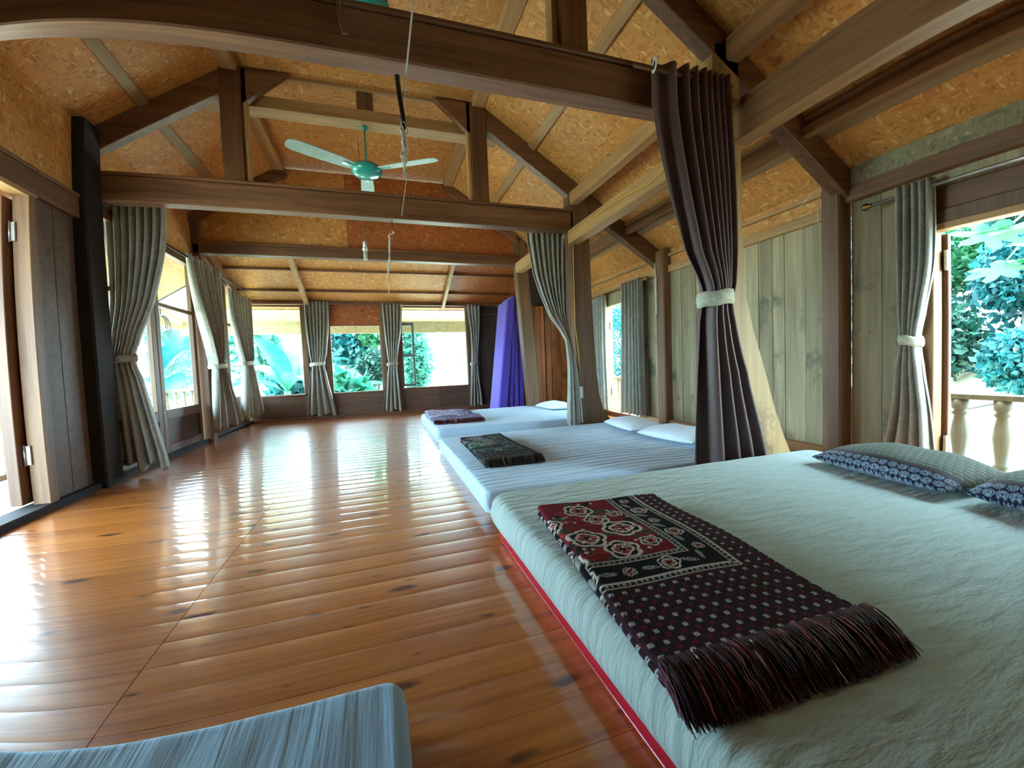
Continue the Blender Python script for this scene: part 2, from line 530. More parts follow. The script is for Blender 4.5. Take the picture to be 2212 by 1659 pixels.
# ceiling: strand boards over battens and purlins
cei = empty('ceiling', (0, 3, 3.4), 'orange strand board ceiling lining under the pitched roof', 'ceiling', None, 'structure')
def slab(name, corners, th, mat, parent):
    c = [Vector(p) for p in corners]
    n = (c[1]-c[0]).cross(c[3]-c[0]).normalized()
    if n.z < 0: n = -n
    V = c + [p+n*th for p in c]
    return pyd(name, V, [(0,1,2,3),(7,6,5,4),(0,4,5,1),(1,5,6,2),(2,6,7,3),(3,7,4,0)], mat, parent)
ys = [RY0-0.3, 0.35, 2.02, 4.04, 5.95, 7.75]
g = 0.002
for sgn in (1, -1):
    xs = [1.05, 2.16, 3.24, EAVE_R] if sgn > 0 else [1.05, 2.09, -EAVE_L]
    for xa, xb in zip(xs[:-1], xs[1:]):
        for ya, yb in zip(ys[:-1], ys[1:]):
            slab('panel', [(sgn*(xa+g), ya+g, roofz(xa+g)), (sgn*(xb-g), ya+g, roofz(xb-g)), (sgn*(xb-g), yb-g, roofz(xb-g)), (sgn*(xa+g), yb-g, roofz(xa+g))], 0.012, MAT['osb'], cei)
for ya, yb in zip(ys[:-2], ys[1:-1]):
    slab('panel', [(-1.05, ya+g, 3.42), (1.05, ya+g, 3.42), (1.05, yb-g, 3.42), (-1.05, yb-g, 3.42)], 0.012, MAT['osb'], cei)
rf = empty('roof', (0, 3, 3.5), 'unseen dark sheets added over the strand board lining to block sky light', 'roof', None, 'structure')  # unseen cover added so no sky light leaks through the panel joints
for sgn in (1, -1):
    xe = EAVE_R+0.03 if sgn > 0 else -EAVE_L+0.03
    slab('roof_light_block', [(sgn*1.0, RY0-0.4, roofz(1.0)+0.05), (sgn*xe, RY0-0.4, roofz(xe)+0.05), (sgn*xe, 7.95, roofz(xe)+0.05), (sgn*1.0, 7.95, roofz(1.0)+0.05)], 0.02, MAT['sill'], rf)
slab('roof_light_block', [(-1.05, RY0-0.4, 3.47), (1.05, RY0-0.4, 3.47), (1.05, 7.95, 3.47), (-1.05, 7.95, 3.47)], 0.02, MAT['sill'], rf)
slab('roof_light_block', [(-2.15, 5.96, 2.68), (3.4, 5.96, 2.68), (3.4, 8.8, 1.86), (-2.15, 8.8, 1.86)], 0.02, MAT['sill'], rf)
# battens along the slopes
def yb(name, x, w, d, mat, y0=RY0, y1=5.9, sgn=1):
    s = 0.635/math.hypot(1, 0.635); c = 1/math.hypot(1, 0.635)
    z = roofz(x) - 0.001
    P = [(sgn*x, z)]
    P = [(x-w/2*c, z+w/2*s), (x+w/2*c, z-w/2*s), (x+w/2*c-d*s, z-w/2*s-d*c), (x-w/2*c-d*s, z+w/2*s-d*c)]
    P = [(sgn*a, b) for a, b in P]
    return prism(name, P, 'y', y0, y1, mat, cei, 0.002)
yb('batten', 1.62, 0.085, 0.03, MAT['pine_y'])
yb('batten', 1.68, 0.085, 0.03, MAT['tan_y'], sgn=-1)
yb('batten', 2.74, 0.05, 0.035, MAT['pine_y'], y1=7.6)
yb('batten', 2.86, 0.13, 0.010, MAT['tan_y'], y1=7.6)
yb('batten', 2.14, 0.03, 0.02, MAT['osb_red'], sgn=-1)
prism('batten', [(-1.05, 3.419), (1.05, 3.419), (1.05, 3.39), (-1.05, 3.39)], 'y', 4.09, 4.12, MAT['pine_x'], cei, 0.002)
for s in (-1, 1):
    prism('batten', [(s*1.12, 3.34), (s*1.12, 3.41), (s*1.0, 3.41), (s*1.0, 3.34)], 'y', RY0, 5.88, MAT['pine_y'], cei, 0.002)

# far hip: sloping boards behind the gable, with rafters and cross battens
def hipz(y): return 2.62 - 0.365*(y-5.95)
hip = empty('ceiling_hip', (0, 6.8, 2.3), 'low sloping strand board ceiling above the far windows', 'ceiling', None, 'structure')
for xa, xb in ((-2.6, -1.07), (-1.07, 1.14), (1.14, 3.2)):
    for ya, yb_ in ((5.97, 6.72), (6.72, 7.28), (7.28, 7.9)):
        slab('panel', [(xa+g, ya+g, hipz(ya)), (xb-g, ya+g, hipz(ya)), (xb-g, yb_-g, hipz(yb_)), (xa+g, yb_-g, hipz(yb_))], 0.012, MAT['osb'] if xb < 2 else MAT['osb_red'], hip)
for yy in (6.72, 7.28):
    box('batten', (-2.0, 2.4), (yy-0.02, yy+0.02), (hipz(yy)-0.035, hipz(yy)-0.004), MAT['brown_x'], hip, 0.002)
for x0, w in ((-1.09, 0.07), (1.19, 0.05)):
    prism('rafter', [(5.98, hipz(5.98)-0.006), (7.66, hipz(7.66)-0.006), (7.66, hipz(7.66)-0.1), (5.98, hipz(5.98)-0.1)], 'x', x0-w/2, x0+w/2, MAT['pine_y'], hip, 0.003)
prism('rafter', [(5.98, hipz(5.98)-0.006), (7.66, hipz(7.66)-0.006), (7.66, hipz(7.66)-0.16), (5.98, hipz(5.98)-0.16)], 'x', -2.12, -2.0, MAT['brown_x'], hip, 0.003)
box('batten', (-2.0, 2.9), (7.6, 7.69), (1.95, 2.0), MAT['dark_x'], hip, 0.003)

# gable wall above the far tie beam
gab = empty('wall_gable', (0, 5.9, 2.3), 'upright strand board gable panel facing the room, left half paler', 'wall', None, 'structure')
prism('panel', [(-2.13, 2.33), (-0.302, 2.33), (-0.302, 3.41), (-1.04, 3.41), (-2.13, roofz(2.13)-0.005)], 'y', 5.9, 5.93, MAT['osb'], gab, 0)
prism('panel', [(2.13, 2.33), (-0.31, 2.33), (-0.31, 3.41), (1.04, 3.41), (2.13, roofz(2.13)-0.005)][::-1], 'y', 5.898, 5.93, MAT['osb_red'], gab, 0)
box('beam', (-2.05, 2.1), (5.84, 5.97), (2.29, 2.40), MAT['dark_x'], gab, 0.005)
box('batten', (-2.05, 2.1), (5.83, 5.86), (2.40, 2.43), MAT['brown_x'], gab, 0.003)
for s in (-1, 1):
    prism('batten', [(s*1.0, 3.39), (s*1.10, 3.35), (s*2.06, 2.74), (s*2.06, 2.63), (s*1.10, 3.24), (s*1.0, 3.28)][::s], 'y', 5.8, 5.895, MAT['brown_x'], gab, 0.003)

# right wall ---------------------------------------------------------------
wr = empty('wall_right', (XR, 3, 0), 'weathered grey vertical plank wall along the right aisle', 'wall', None, 'structure')
def vplanks(parent, x0, x1, ya, yb, z0, z1, widths, mat, axis='y', depth=0.012):
    y = ya; k = 0
    while y < yb-0.01:
        w = widths[k % len(widths)]
        e = min(y+w, yb)
        if yb-e < 0.05: e = yb
        d = rnd.uniform(0, depth)
        if axis == 'y': box('plank', (x0+d, x1), (y+0.0015, e-0.0015), (z0, z1), mat, parent, 0.003)
        else: box('plank', (y+0.0015, e-0.0015), (x0+d, x1), (z0, z1), mat, parent, 0.003)
        y = e; k += 1
vplanks(wr, XR, XR+0.04, 2.12, 3.88, 0.05, 1.79, [0.21, 0.175, 0.11, 0.13, 0.2, 0.17, 0.22, 0.15], MAT['plank'])
vplanks(wr, XR, XR+0.04, 1.57, 2.0, 0.05, 1.84, [0.24, 0.2], MAT['plank'])
vplanks(wr, XR, XR+0.04, 4.0, 4.42, 0.05, 1.79, [0.16, 0.13], MAT['plank'])
vplanks(wr, XR, XR+0.04, 5.3, 7.7, 0.05, 1.79, [0.22, 0.18, 0.2], MAT['plank'])
vplanks(wr, XR, XR+0.04, RY0, 0.36, 0.05, 1.84, [0.22, 0.18, 0.2], MAT['plank'])
box('top_plate', (XR-0.03, XR+0.06), (2.12, 7.7), (1.77, 1.85), MAT['pine_y'], wr)
box('panel', (XR+0.01, XR+0.03), (2.12, 7.7), (1.85, 2.06), MAT['osb'], wr, 0)
box('batten', (XR-0.03, XR+0.01), (2.12, 7.7), (1.95, 1.98), MAT['pine_y'], wr, 0.002)
box('base_plate', (XR-0.06, XR+0.02), (2.12, 4.4), (0.0, 0.085), MAT['pine_y'], wr)
box('base_plate', (XR-0.06, XR+0.02), (1.57, 2.0), (0.0, 0.085), MAT['pine_y'], wr)
box('base_plate', (XR-0.03, XR+0.02), (0.36, 1.57), (-0.03, 0.03), MAT['brown_x'], wr)
box('base_plate', (XR-0.03, XR+0.02), (4.4, 7.7), (-0.03, 0.06), MAT['brown_x'], wr)
box('fascia_panel', (XR-0.04, XR+0.0), (RY0, 2.0), (1.935, 2.075), MAT['osb_grey'], wr, 0.002)
box('beam', (XR-0.06, XR+0.06), (RY0, 2.0), (1.83, 1.932), MAT['dark_y'], wr)
box('lintel', (XR-0.01, XR+0.05), (0.30, 1.57), (1.61, 1.74), MAT['dark_y'], wr)
box('lintel', (XR-0.02, XR+0.05), (0.30, 1.57), (1.52, 1.61), MAT['brown_z'], wr)
box('lintel', (XR+0.01, XR+0.05), (0.30, 1.57), (1.74, 1.83), MAT['plank'], wr, 0)
box('lintel', (XR-0.02, XR+0.05), (4.42, 5.3), (1.58, 1.77), MAT['plank'], wr)
# door frames on the right
d1 = empty('door_1', (XR, 1.5, 0), 'pale wooden door frame open to the leafy porch beside the patterned pillows', 'door frame', None, 'structure')
box('jamb', (XR-0.03, XR+0.06), (1.52, 1.575), (0.03, 1.52), MAT['pine_z'], d1)
box('jamb', (XR-0.03, XR+0.06), (0.30, 0.36), (0.03, 1.52), MAT['pine_z'], d1)
box('head', (XR-0.03, XR+0.06), (0.30, 1.575), (1.49, 1.53), MAT['pine_y'], d1)
box('door_leaf', (XR+0.07, XR+0.105), (1.495, 1.98), (0.05, 1.48), MAT['dark_z'], d1)
for z in (1.32, 0.2):
    box('hinge', (XR+0.045, XR+0.075), (1.49, 1.505), (z-0.06, z+0.06), MAT['steel'], d1, 0.002)
d2 = empty('door_2', (XR, 5.2, 0), 'narrow wooden door frame between the two far grey curtains', 'door frame', None, 'structure')
box('jamb', (XR-0.03, XR+0.06), (5.2, 5.28), (0.06, 1.58), MAT['pine_z'], d2)
box('jamb', (XR-0.03, XR+0.06), (4.40, 4.46), (0.06, 1.58), MAT['pine_z'], d2)
box('door_leaf', (XR+0.07, XR+0.105), (5.24, 5.9), (0.06, 1.56), MAT['pine_z'], d2)
for z in (1.3, 0.35):
    box('hinge', (XR+0.03, XR+0.07), (5.185, 5.2), (z-0.06, z+0.06), MAT['steel'], d2, 0.002)

# partition of bark boards behind the leaning post
par = empty('wall_partition', (2.8, 6.15, 0), 'rough orange bark board partition behind the third bed', 'wall', None, 'structure')
x = 2.3
while x < XR-0.02:
    w = rnd.uniform(0.06, 0.13); e = min(x+w, XR)
    d = rnd.uniform(0, 0.03)
    box('plank', (x+0.002, e-0.002), (6.1+d, 6.16), (0.0, 1.74+rnd.uniform(-0.02, 0.02)), MAT['orange'], par, 0.008)
    x = e
box('panel', (2.25, XR), (6.2, 6.24), (1.6, 2.7), MAT['plank_dark'], par, 0)

# far wall -----------------------------------------------------------------
wf = empty('wall_far', (0, RY1, 0), 'brown boarded far wall below and beside the three wide windows', 'wall', None, 'structure')
for xa, xb in ((-2.1, -1.2), (-1.2, -0.8), (-0.8, 0.06), (0.06, 0.4), (0.4, 1.05), (1.05, 1.68)):
    box('board', (xa+0.002, xb-0.002), (RY1, RY1+0.03), (0.03, 0.43), MAT['wains'], wf, 0.003)
vplanks(wf, RY1, RY1+0.04, 1.68, 3.2, 0.03, 2.0, [0.2, 0.26, 0.18], MAT['plank_dark'], 'x')
box('board', (-0.8, 0.06), (RY1, RY1+0.025), (1.62, 1.96), MAT['osb_red'], wf, 0.002)
box('post', (-1.22, -1.13), (RY1-0.02, RY1+0.06), (0.03, 1.96), MAT['brown_z'], wf)
box('post', (-0.86, -0.79), (RY1-0.02, RY1+0.06), (0.03, 1.96), MAT['brown_z'], wf)
box('post', (0.06, 0.13), (RY1-0.02, RY1+0.06), (0.03, 1.96), MAT['brown_z'], wf)
box('post', (0.33, 0.40), (RY1-0.02, RY1+0.06), (0.03, 1.96), MAT['brown_z'], wf)
box('post', (1.62, 1.70), (RY1-0.02, RY1+0.06), (0.03, 1.96), MAT['brown_z'], wf)
box('board', (-1.13, -0.86), (RY1, RY1+0.03), (0.43, 1.96), MAT['plank_dark'], wf)
box('board', (0.13, 0.33), (RY1, RY1+0.03), (0.43, 1.96), MAT['plank_dark'], wf)
box('backing', (-2.1, 1.7), (RY1+0.031, RY1+0.045), (-0.05, 0.42), MAT['plank_dark'], wf, 0)  # unseen backing boards added to stop daylight leaking through the wall joints
box('backing', (1.66, 3.25), (RY1+0.041, RY1+0.055), (-0.05, 2.06), MAT['plank_dark'], wf, 0)
box('baseboard', (-2.05, 3.2), (RY1-0.03, RY1), (0.0, 0.04), MAT['dark_x'], wf)
box('lintel', (-2.1, 3.2), (RY1-0.02, RY1+0.05), (1.96, 2.06), MAT['dark_x'], wf)
box('shelf', (1.7, 2.35), (RY1-0.05, RY1), (1.79, 1.81), MAT['brown_x'], wf)
def window(n, x0, x1, z0, z1, label, bars=(), pane=True):
    w = empty('window_%d' % n, ((x0+x1)/2, RY1, z0), label, 'window', None, 'structure')
    t = 0.03
    box('sill', (x0-0.02, x1+0.02), (RY1-0.02, RY1+0.07), (z0-0.03, z0), MAT['brown_x'], w)
    box('head', (x0, x1), (RY1+0.0, RY1+0.05), (z1-t, z1), MAT['brown_x'], w)
    for xx in (x0, x1-t): box('stile', (xx, xx+t), (RY1+0.0, RY1+0.05), (z0, z1-t), MAT['brown_z'], w)
    for kind, a in bars:
        if kind == 'v': box('mullion', (a-0.015, a+0.015), (RY1+0.01, RY1+0.04), (z0, z1-t), MAT['brown_z'], w)
        else: box('transom', (x0+t, x1-t), (RY1+0.01, RY1+0.04), (a-0.012, a+0.012), MAT['brown_x'], w)
    if pane: pyd('pane', [(x0+t, RY1+0.025, z0), (x1-t, RY1+0.025, z0), (x1-t, RY1+0.025, z1-t), (x0+t, RY1+0.025, z1-t)], [(0,1,2,3)], MAT['glass'], w)
    return w
window(1, -2.02, -1.2, 0.44, 1.95, 'wide far window looking onto banana leaves beside the corner curtain')
window(2, -0.8, 0.07, 0.43, 1.62, 'middle far window with a strand board panel above it', pane=False)
w3 = window(3, 0.39, 1.64, 0.45, 1.95, 'brightest far window with a small open casement at its side')
# casement standing ajar outside window 3
cas = empty('casement', (0.5, RY1+0.1, 0.46), 'grey window casement standing ajar outside the brightest far window', 'casement', None, 'structure')
for zz in (0.47, 1.02, 1.6): box('rail', (0.40, 0.62), (RY1+0.07, RY1+0.10), (zz, zz+0.05), MAT['grey_frame'], cas)
for xx in (0.39, 0.60): box('stile', (xx, xx+0.045), (RY1+0.07, RY1+0.10), (0.47, 1.65), MAT['grey_frame'], cas)
pyd('pane', [(0.42, RY1+0.085, 0.5), (0.61, RY1+0.085, 0.5), (0.61, RY1+0.085, 1.62), (0.42, RY1+0.085, 1.62)], [(0,1,2,3)], MAT['glass'], cas)

# left wall -----------------------------------------------------------------
wl = empty('wall_left', (XL, 3, 0), 'dark timber left wall with strand board over the lintel', 'wall', None, 'structure')
box('sill', (XL-0.12, XL+0.04), (RY0, 7.7), (-0.03, 0.045), MAT['sill'], wl, 0.008)
box('lintel', (XL-0.08, XL+0.03), (RY0, 3.78), (1.99, 2.14), MAT['dark_y'], wl)
box('batten', (XL-0.02, XL+0.04), (RY0, 3.78), (2.14, 2.165), MAT['brown_x'], wl, 0.003)
for ya, yb_ in ((RY0, 1.8), (1.8, 3.8), (4.02, 5.84), (6.0, 7.7)):
    box('panel', (XL-0.03, XL-0.01), (ya, yb_), (2.14, roofz(2.07)-0.01), MAT['osb'], wl, 0)
box('lintel', (XL-0.06, XL+0.02), (4.02, 7.7), (2.10, 2.20), MAT['dark_y'], wl)
vplanks(wl, XL-0.045, XL-0.005, 3.345, 3.76, 0.045, 1.99, [0.2, 0.22], MAT['wains'])
vplanks(wl, XL-0.05, XL-0.01, RY0, 1.75, 0.045, 1.99, [0.2, 0.22, 0.18], MAT['wains'])
dl = empty('door_3', (XL, 3.25, 0), 'open balcony doorway with pale jamb and folded-back door leaf', 'door frame', None, 'structure')
box('jamb', (XL-0.07, XL+0.03), (3.265, 3.345), (0.045, 1.975), MAT['brown_z'], dl)
box('jamb', (XL-0.07, XL+0.03), (1.75, 1.83), (0.045, 1.975), MAT['brown_z'], dl)
box('head', (XL-0.07, XL+0.03), (1.75, 3.345), (1.965, 1.995), MAT['pine_y'], dl, 0.002)
box('door_leaf', (XL-0.155, XL-0.085), (3.20, 3.9), (0.06, 1.95), MAT['dark_z'], dl)
for z in (1.74, 0.36):
    h = box('hinge', (XL-0.1, XL-0.045), (3.250, 3.266), (z-0.06, z+0.06), MAT['steel'], dl, 0.002)
    tube('pin', [(XL-0.075, 3.248, z-0.065), (XL-0.075, 3.248, z+0.065)], 0.008, MAT['steel'], h)
# glazed doors of the left wall
def glazed(n, y0, y1, label):
    w = empty('window_%d' % n, (XL, (y0+y1)/2, 0), label, 'window', None, 'structure')
    for ya in (y0, y1-0.075): box('stile', (XL-0.05, XL-0.005), (ya, ya+0.075), (0.05, 2.1), MAT['brown_z'], w)
    box('bottom_rail', (XL-0.05, XL-0.005), (y0+0.075, y1-0.075), (0.05, 0.13), MAT['brown_x'], w)
    box('middle_rail', (XL-0.05, XL-0.005), (y0+0.075, y1-0.075), (0.38, 0.48), MAT['brown_x'], w)
    box('transom', (XL-0.045, XL-0.01), (y0+0.075, y1-0.075), (1.53, 1.57), MAT['brown_x'], w)
    box('panel', (XL-0.035, XL-0.02), (y0+0.075, y1-0.075), (0.13, 0.38), MAT['wains'], w, 0)
    for za, zb in ((0.48, 1.53), (1.57, 2.1)):
        pyd('pane', [(XL-0.03, y0+0.075, za), (XL-0.03, y1-0.075, za), (XL-0.03, y1-0.075, zb), (XL-0.03, y0+0.075, zb)], [(0,1,2,3)], MAT['glass'], w)
glazed(4, 4.05, 4.86, 'glazed left wall panel half hidden behind the large tied curtain')
glazed(5, 4.88, 5.80, 'glazed left wall panel showing a blue-green banana leaf outside')
glazed(6, 6.0, 6.82, 'glazed left wall panel behind the second tied curtain')
glazed(7, 6.84, 7.66, 'last glazed left wall panel next to the far corner')

# rear wall behind the camera
wb = empty('wall_rear', (0.5, RY0, 0), 'plain brown board wall closing the near end of the room', 'wall', None, 'structure')
x = XL
while x < XR:
    e = min(x+0.42, XR)
    box('plank', (x+0.002, e-0.002), (RY0-0.04, RY0), (0.0, 2.2), MAT['wains'], wb, 0.003)
    x = e
prism('panel', [(-2.1, 2.2), (3.2, 2.2), (3.2, 2.03), (1.05, 3.41), (-1.05, 3.41), (-2.1, 2.74)], 'y', RY0-0.04, RY0-0.01, MAT['osb_red'], wb, 0)

# ------------------------------------------------------------------ timber frame
def post(name, y0, y1, prof, mat, label, parent=None):
    """prof: rows (z, x_left, x_right)"""
    bm = bmesh.new(); rows = []
    for z, a, b in prof:
        c = 0.012
        rows.append([bm.verts.new(p) for p in ((a+c, y0, z), (b-c, y0, z), (b, y0+c, z), (b, y1-c, z), (b-c, y1, z), (a+c, y1, z), (a, y1-c, z), (a, y0+c, z))])
    bm.faces.new(rows[0][::-1]); bm.faces.new(rows[-1])
    for r, s in zip(rows[:-1], rows[1:]):
        for k in range(8): bm.faces.new([r[k], r[(k+1) % 8], s[(k+1) % 8], s[k]])
    o = bm2(name, bm, mat, parent)
    setp(o, label, 'post', 'timber posts of the house', 'structure')
    return o
FL = lambda a, b, e: [(0.0, a+0.03, b+0.36+e), (0.06, a+0.03, b+0.28+e), (0.14, a+0.025, b+0.20+e), (0.26, a+0.02, b+0.12+e), (0.42, a+0.015, b+0.075+e*0.5), (0.65, a+0.01, b+0.05), (1.0, a, b+0.03), (1.6, a-0.01, b+0.01), (2.62, a-0.01, b)]
post('timber_post', 3.98, 4.14, FL(2.03, 2.25, 0.0), MAT['brown_z'], 'brown flared timber post carrying the white socket')
post('timber_post', 1.97, 2.12, [(0.0, 2.05, 2.66), (0.1, 2.05, 2.6), (0.26, 2.05, 2.52), (0.45, 2.05, 2.44), (0.7, 2.04, 2.36), (0.95, 2.03, 2.27), (1.17, 2.02, 2.21), (1.6, 2.0, 2.19), (2.66, 1.98, 2.18)], MAT['post_tan'], 'pale flared timber post behind the brown curtain')
post('timber_post', 5.86, 6.02, [(0.0, 2.19, 2.39), (0.9, 2.13, 2.33), (2.7, 2.02, 2.22)], MAT['brown_z'], 'leaning timber post beside the purple folding mattress')
post('timber_post', 3.78, 4.0, [(0.0, -2.13, -1.98), (2.74, -2.13, -1.98)], MAT['sill'], 'black-brown timber post behind the large left curtain')
post('timber_post', 5.84, 5.99, [(0.0, -2.11, -1.97), (2.70, -2.11, -1.97)], MAT['dark_z'], 'dark timber post between the glazed left panels and the second curtain')
post('timber_post', 2.0, 2.13, [(0.0, 3.09, 3.22), (2.04, 3.09, 3.22)], MAT['brown_z'], 'brown square wall post left of the door curtain')
post('timber_post', 3.86, 4.0, [(0.0, 3.1, 3.22), (2.03, 3.1, 3.22)], MAT['brown_z'], 'brown wall post between plank wall and far grey curtain')

def truss(yc, label):
    y0, y1 = yc, yc+0.12
    t = empty('roof_truss', (0, yc, 2.2), label, 'truss', 'roof trusses', 'structure')
    box('tie_beam', (-2.05, 2.06), (y0, y1), (2.2, 2.40), MAT['dark_x'], t, 0.008)
    box('beam_cap', (-2.05, 2.06), (y0-0.012, y1+0.012), (2.40, 2.425), MAT['dark_x'], t, 0.004)
    for s in (-1, 1):
        box('king_post', (s*1.06-0.08, s*1.06+0.08), (y0+0.005, y1-0.005), (2.425, 3.38), MAT['dark_z'], t, 0.006)
        box('king_post_strip', (s*1.06-0.115 if s > 0 else s*1.06+0.081, s*1.06-0.081 if s > 0 else s*1.06+0.115), (y0+0.03, y1-0.01), (2.43, 3.38), MAT['pine_z'], t, 0.003)
        ztop = lambda x: 3.36-0.635*(x-1.1)
        xe = 3.2 if s > 0 else 3.3
        P = [(s*1.13, ztop(1.13)), (s*xe, ztop(xe)), (s*xe, ztop(xe)-0.2), (s*1.13, ztop(1.13)-0.2)]
        prism('rafter', P if s < 0 else P[::-1], 'y', y0+0.01, y1-0.015, MAT['dark_x'], t, 0.005)
        S_ = [(s*1.2, ztop(1.2)+0.028), (s*xe, ztop(xe)+0.028), (s*xe, ztop(xe)), (s*1.2, ztop(1.2))]
        prism('rafter_strip', S_ if s < 0 else S_[::-1], 'y', y0+0.02, y1-0.03, MAT['cream_strip'], t, 0)  # thin pale cream strip along the rafter top
        Q = [(s*0.98, 3.08), (s*0.98, 3.38), (s*0.62, 3.385)]
        prism('brace', Q if s > 0 else Q[::-1], 'y', y0+0.03, y1-0.03, MAT['dark_x'], t, 0.002)
    box('collar_beam', (-1.3, 1.3), (y1, y1+0.17), (3.12, 3.225), MAT['pine_x'], t, 0.004)
    box('hanger_post', (-0.07, 0.08), (y1+0.01, y1+0.08), (3.225, 3.415), MAT['brown_z'], t, 0.004)
    return t
truss(1.96, 'nearest dark timber roof truss crossing above the brown curtain')
truss(3.98, 'second dark timber roof truss in front of the teal ceiling fan')

def lbeam(name, x, z, y, mat, label):
    o = box(name, x, y, z, mat, None, 0.005)
    return setp(o, label, 'beam', 'long timber beams', 'structure')
lbeam('plate_beam', (1.99, 2.12), (2.06, 2.2), (2.13, 3.985), MAT['pine_y'], 'pale plate beam with a yellow cable between two inner posts')
lbeam('plate_beam', (2.08, 2.2), (2.07, 2.3), (RY0, 1.96), MAT['brown_y'], 'wide brown plate beam running overhead at upper right')
lbeam('plate_beam', (2.03, 2.16), (2.18, 2.32), (4.16, 5.85), MAT['pine_y'], 'short pale plate beam between flared post and leaning post')
lbeam('roof_purlin', (2.02, 2.11), (2.47, 2.6), (2.09, 3.975), MAT['pine_y'], 'pale roof purlin above the cabled plate beam')
lbeam('roof_purlin', (2.06, 2.16), (2.56, 2.69), (RY0, 1.96), MAT['brown_y'], 'brown roof purlin at the top right over the nearest bed')
lbeam('roof_purlin', (2.7, 2.76), (2.2, 2.27), (RY0, 7.6), MAT['brown_y'], 'thin brown purlin under the right aisle ceiling')

# ------------------------------------------------------------------ outside: porches, railings, ground
pl = box('porch_floor', (EAVE_L+0.1, XL-0.12), (RY0, 9.0), (-0.12, -0.03), MAT['porch'], None, 0)
setp(pl, 'sunlit boarded balcony floor outside the left doorway', 'porch floor', None, 'structure')
pr = box('porch_floor', (XR+0.06, 4.3), (RY0, 8.0), (-0.3, -0.2), MAT['porch'], None, 0)
setp(pr, 'boarded porch floor outside the right door', 'porch floor', None, 'structure')
val = box('trim_1', (EAVE_L-0.02, EAVE_L+0.02), (RY0, 9.0), (1.66, roofz(EAVE_L)+0.01), MAT['osb_pale'], None, 0)
setp(val, 'strand board eave valance hanging outside the left doorway', 'eave board', None, 'structure')
val = box('trim_2', (-3.35, 3.3), (8.75, 8.79), (1.55, 1.82), MAT['osb_pale'], None, 0)
setp(val, 'strand board eave valance seen through the far windows', 'eave board', None, 'structure')
far_soffit = slab('ceiling_porch', [(-3.3, 7.92, 1.9), (3.2, 7.92, 1.9), (3.2, 8.78, 1.78), (-3.3, 8.78, 1.78)], 0.012, MAT['osb_pale'], None)
setp(far_soffit, 'strand board soffit just outside the far windows', 'soffit', None, 'structure')

def baluster(name, x, y, z0, z1, mat, parent, flat=False, r=0.03):
    h = z1-z0
    P = [(0, r*1.15), (0.06, r*1.15), (0.08, r*0.8), (0.11, r*1.2), (0.14, r*0.85), (0.3, r*1.05), (0.48, r*1.3), (0.62, r*1.15), (0.76, r*0.8), (0.8, r*1.2), (0.84, r*0.8), (0.87, r*1.2), (1.0, r*1.2)]
    return lathe(name, [(q, p*h) for p, q in P], (x, y, z0), mat, parent, 12)
def railing(x, ya, yb, zt, zb, step, r, mat, label, y_first):
    t = empty('balcony_railing', (x, (ya+yb)/2, zb), label, 'railing', 'balcony railings')
    box('top_rail', (x-0.05, x+0.05), (ya, yb), (zt-0.04, zt), mat, t)
    box('bottom_rail', (x-0.035, x+0.035), (ya, yb), (zb+0.03, zb+0.08), mat, t)
    y = y_first
    while y > ya+0.08: y -= step
    me = None
    y += step
    while y < yb-0.05:
        if me is None:
            b0 = baluster('baluster', x, y, zb+0.08, zt-0.04, mat, t, r=r); me = b0.data; yy = y
        else:
            o = bpy.data.objects.new('baluster', me); COL.objects.link(o); o.parent = t; o.location = (0, y-yy, 0)
        y += step
    for yy2 in (ya, yb-0.07):
        box('newel_post', (x-0.045, x+0.045), (yy2, yy2+0.07), (zb, zt+0.02), mat, t)
    return t
railing(-3.12, 2.4, 8.9, 0.61, -0.03, 0.3, 0.026, MAT['porch'], 'pale turned-baluster railing of the balcony beyond the left doorway', 4.53)
railing(4.12, -0.4, 2.6, 0.45, -0.2, 0.245, 0.042, MAT['rail'], 'stout turned-baluster railing outside the right door', 1.81)
railing(4.12, 3.4, 6.6, 0.50, -0.2, 0.245, 0.036, MAT['porch'], 'turned-baluster railing beyond the narrow far door', 4.9)

gr = pyd('ground', [(-60, -30, -2.2), (60, -30, -2.2), (60, 90, -2.2), (-60, 90, -2.2)], [(0, 1, 2, 3)], MAT['soil'])
setp(gr, 'pale dry ground around the stilt house', 'ground', None, 'structure')

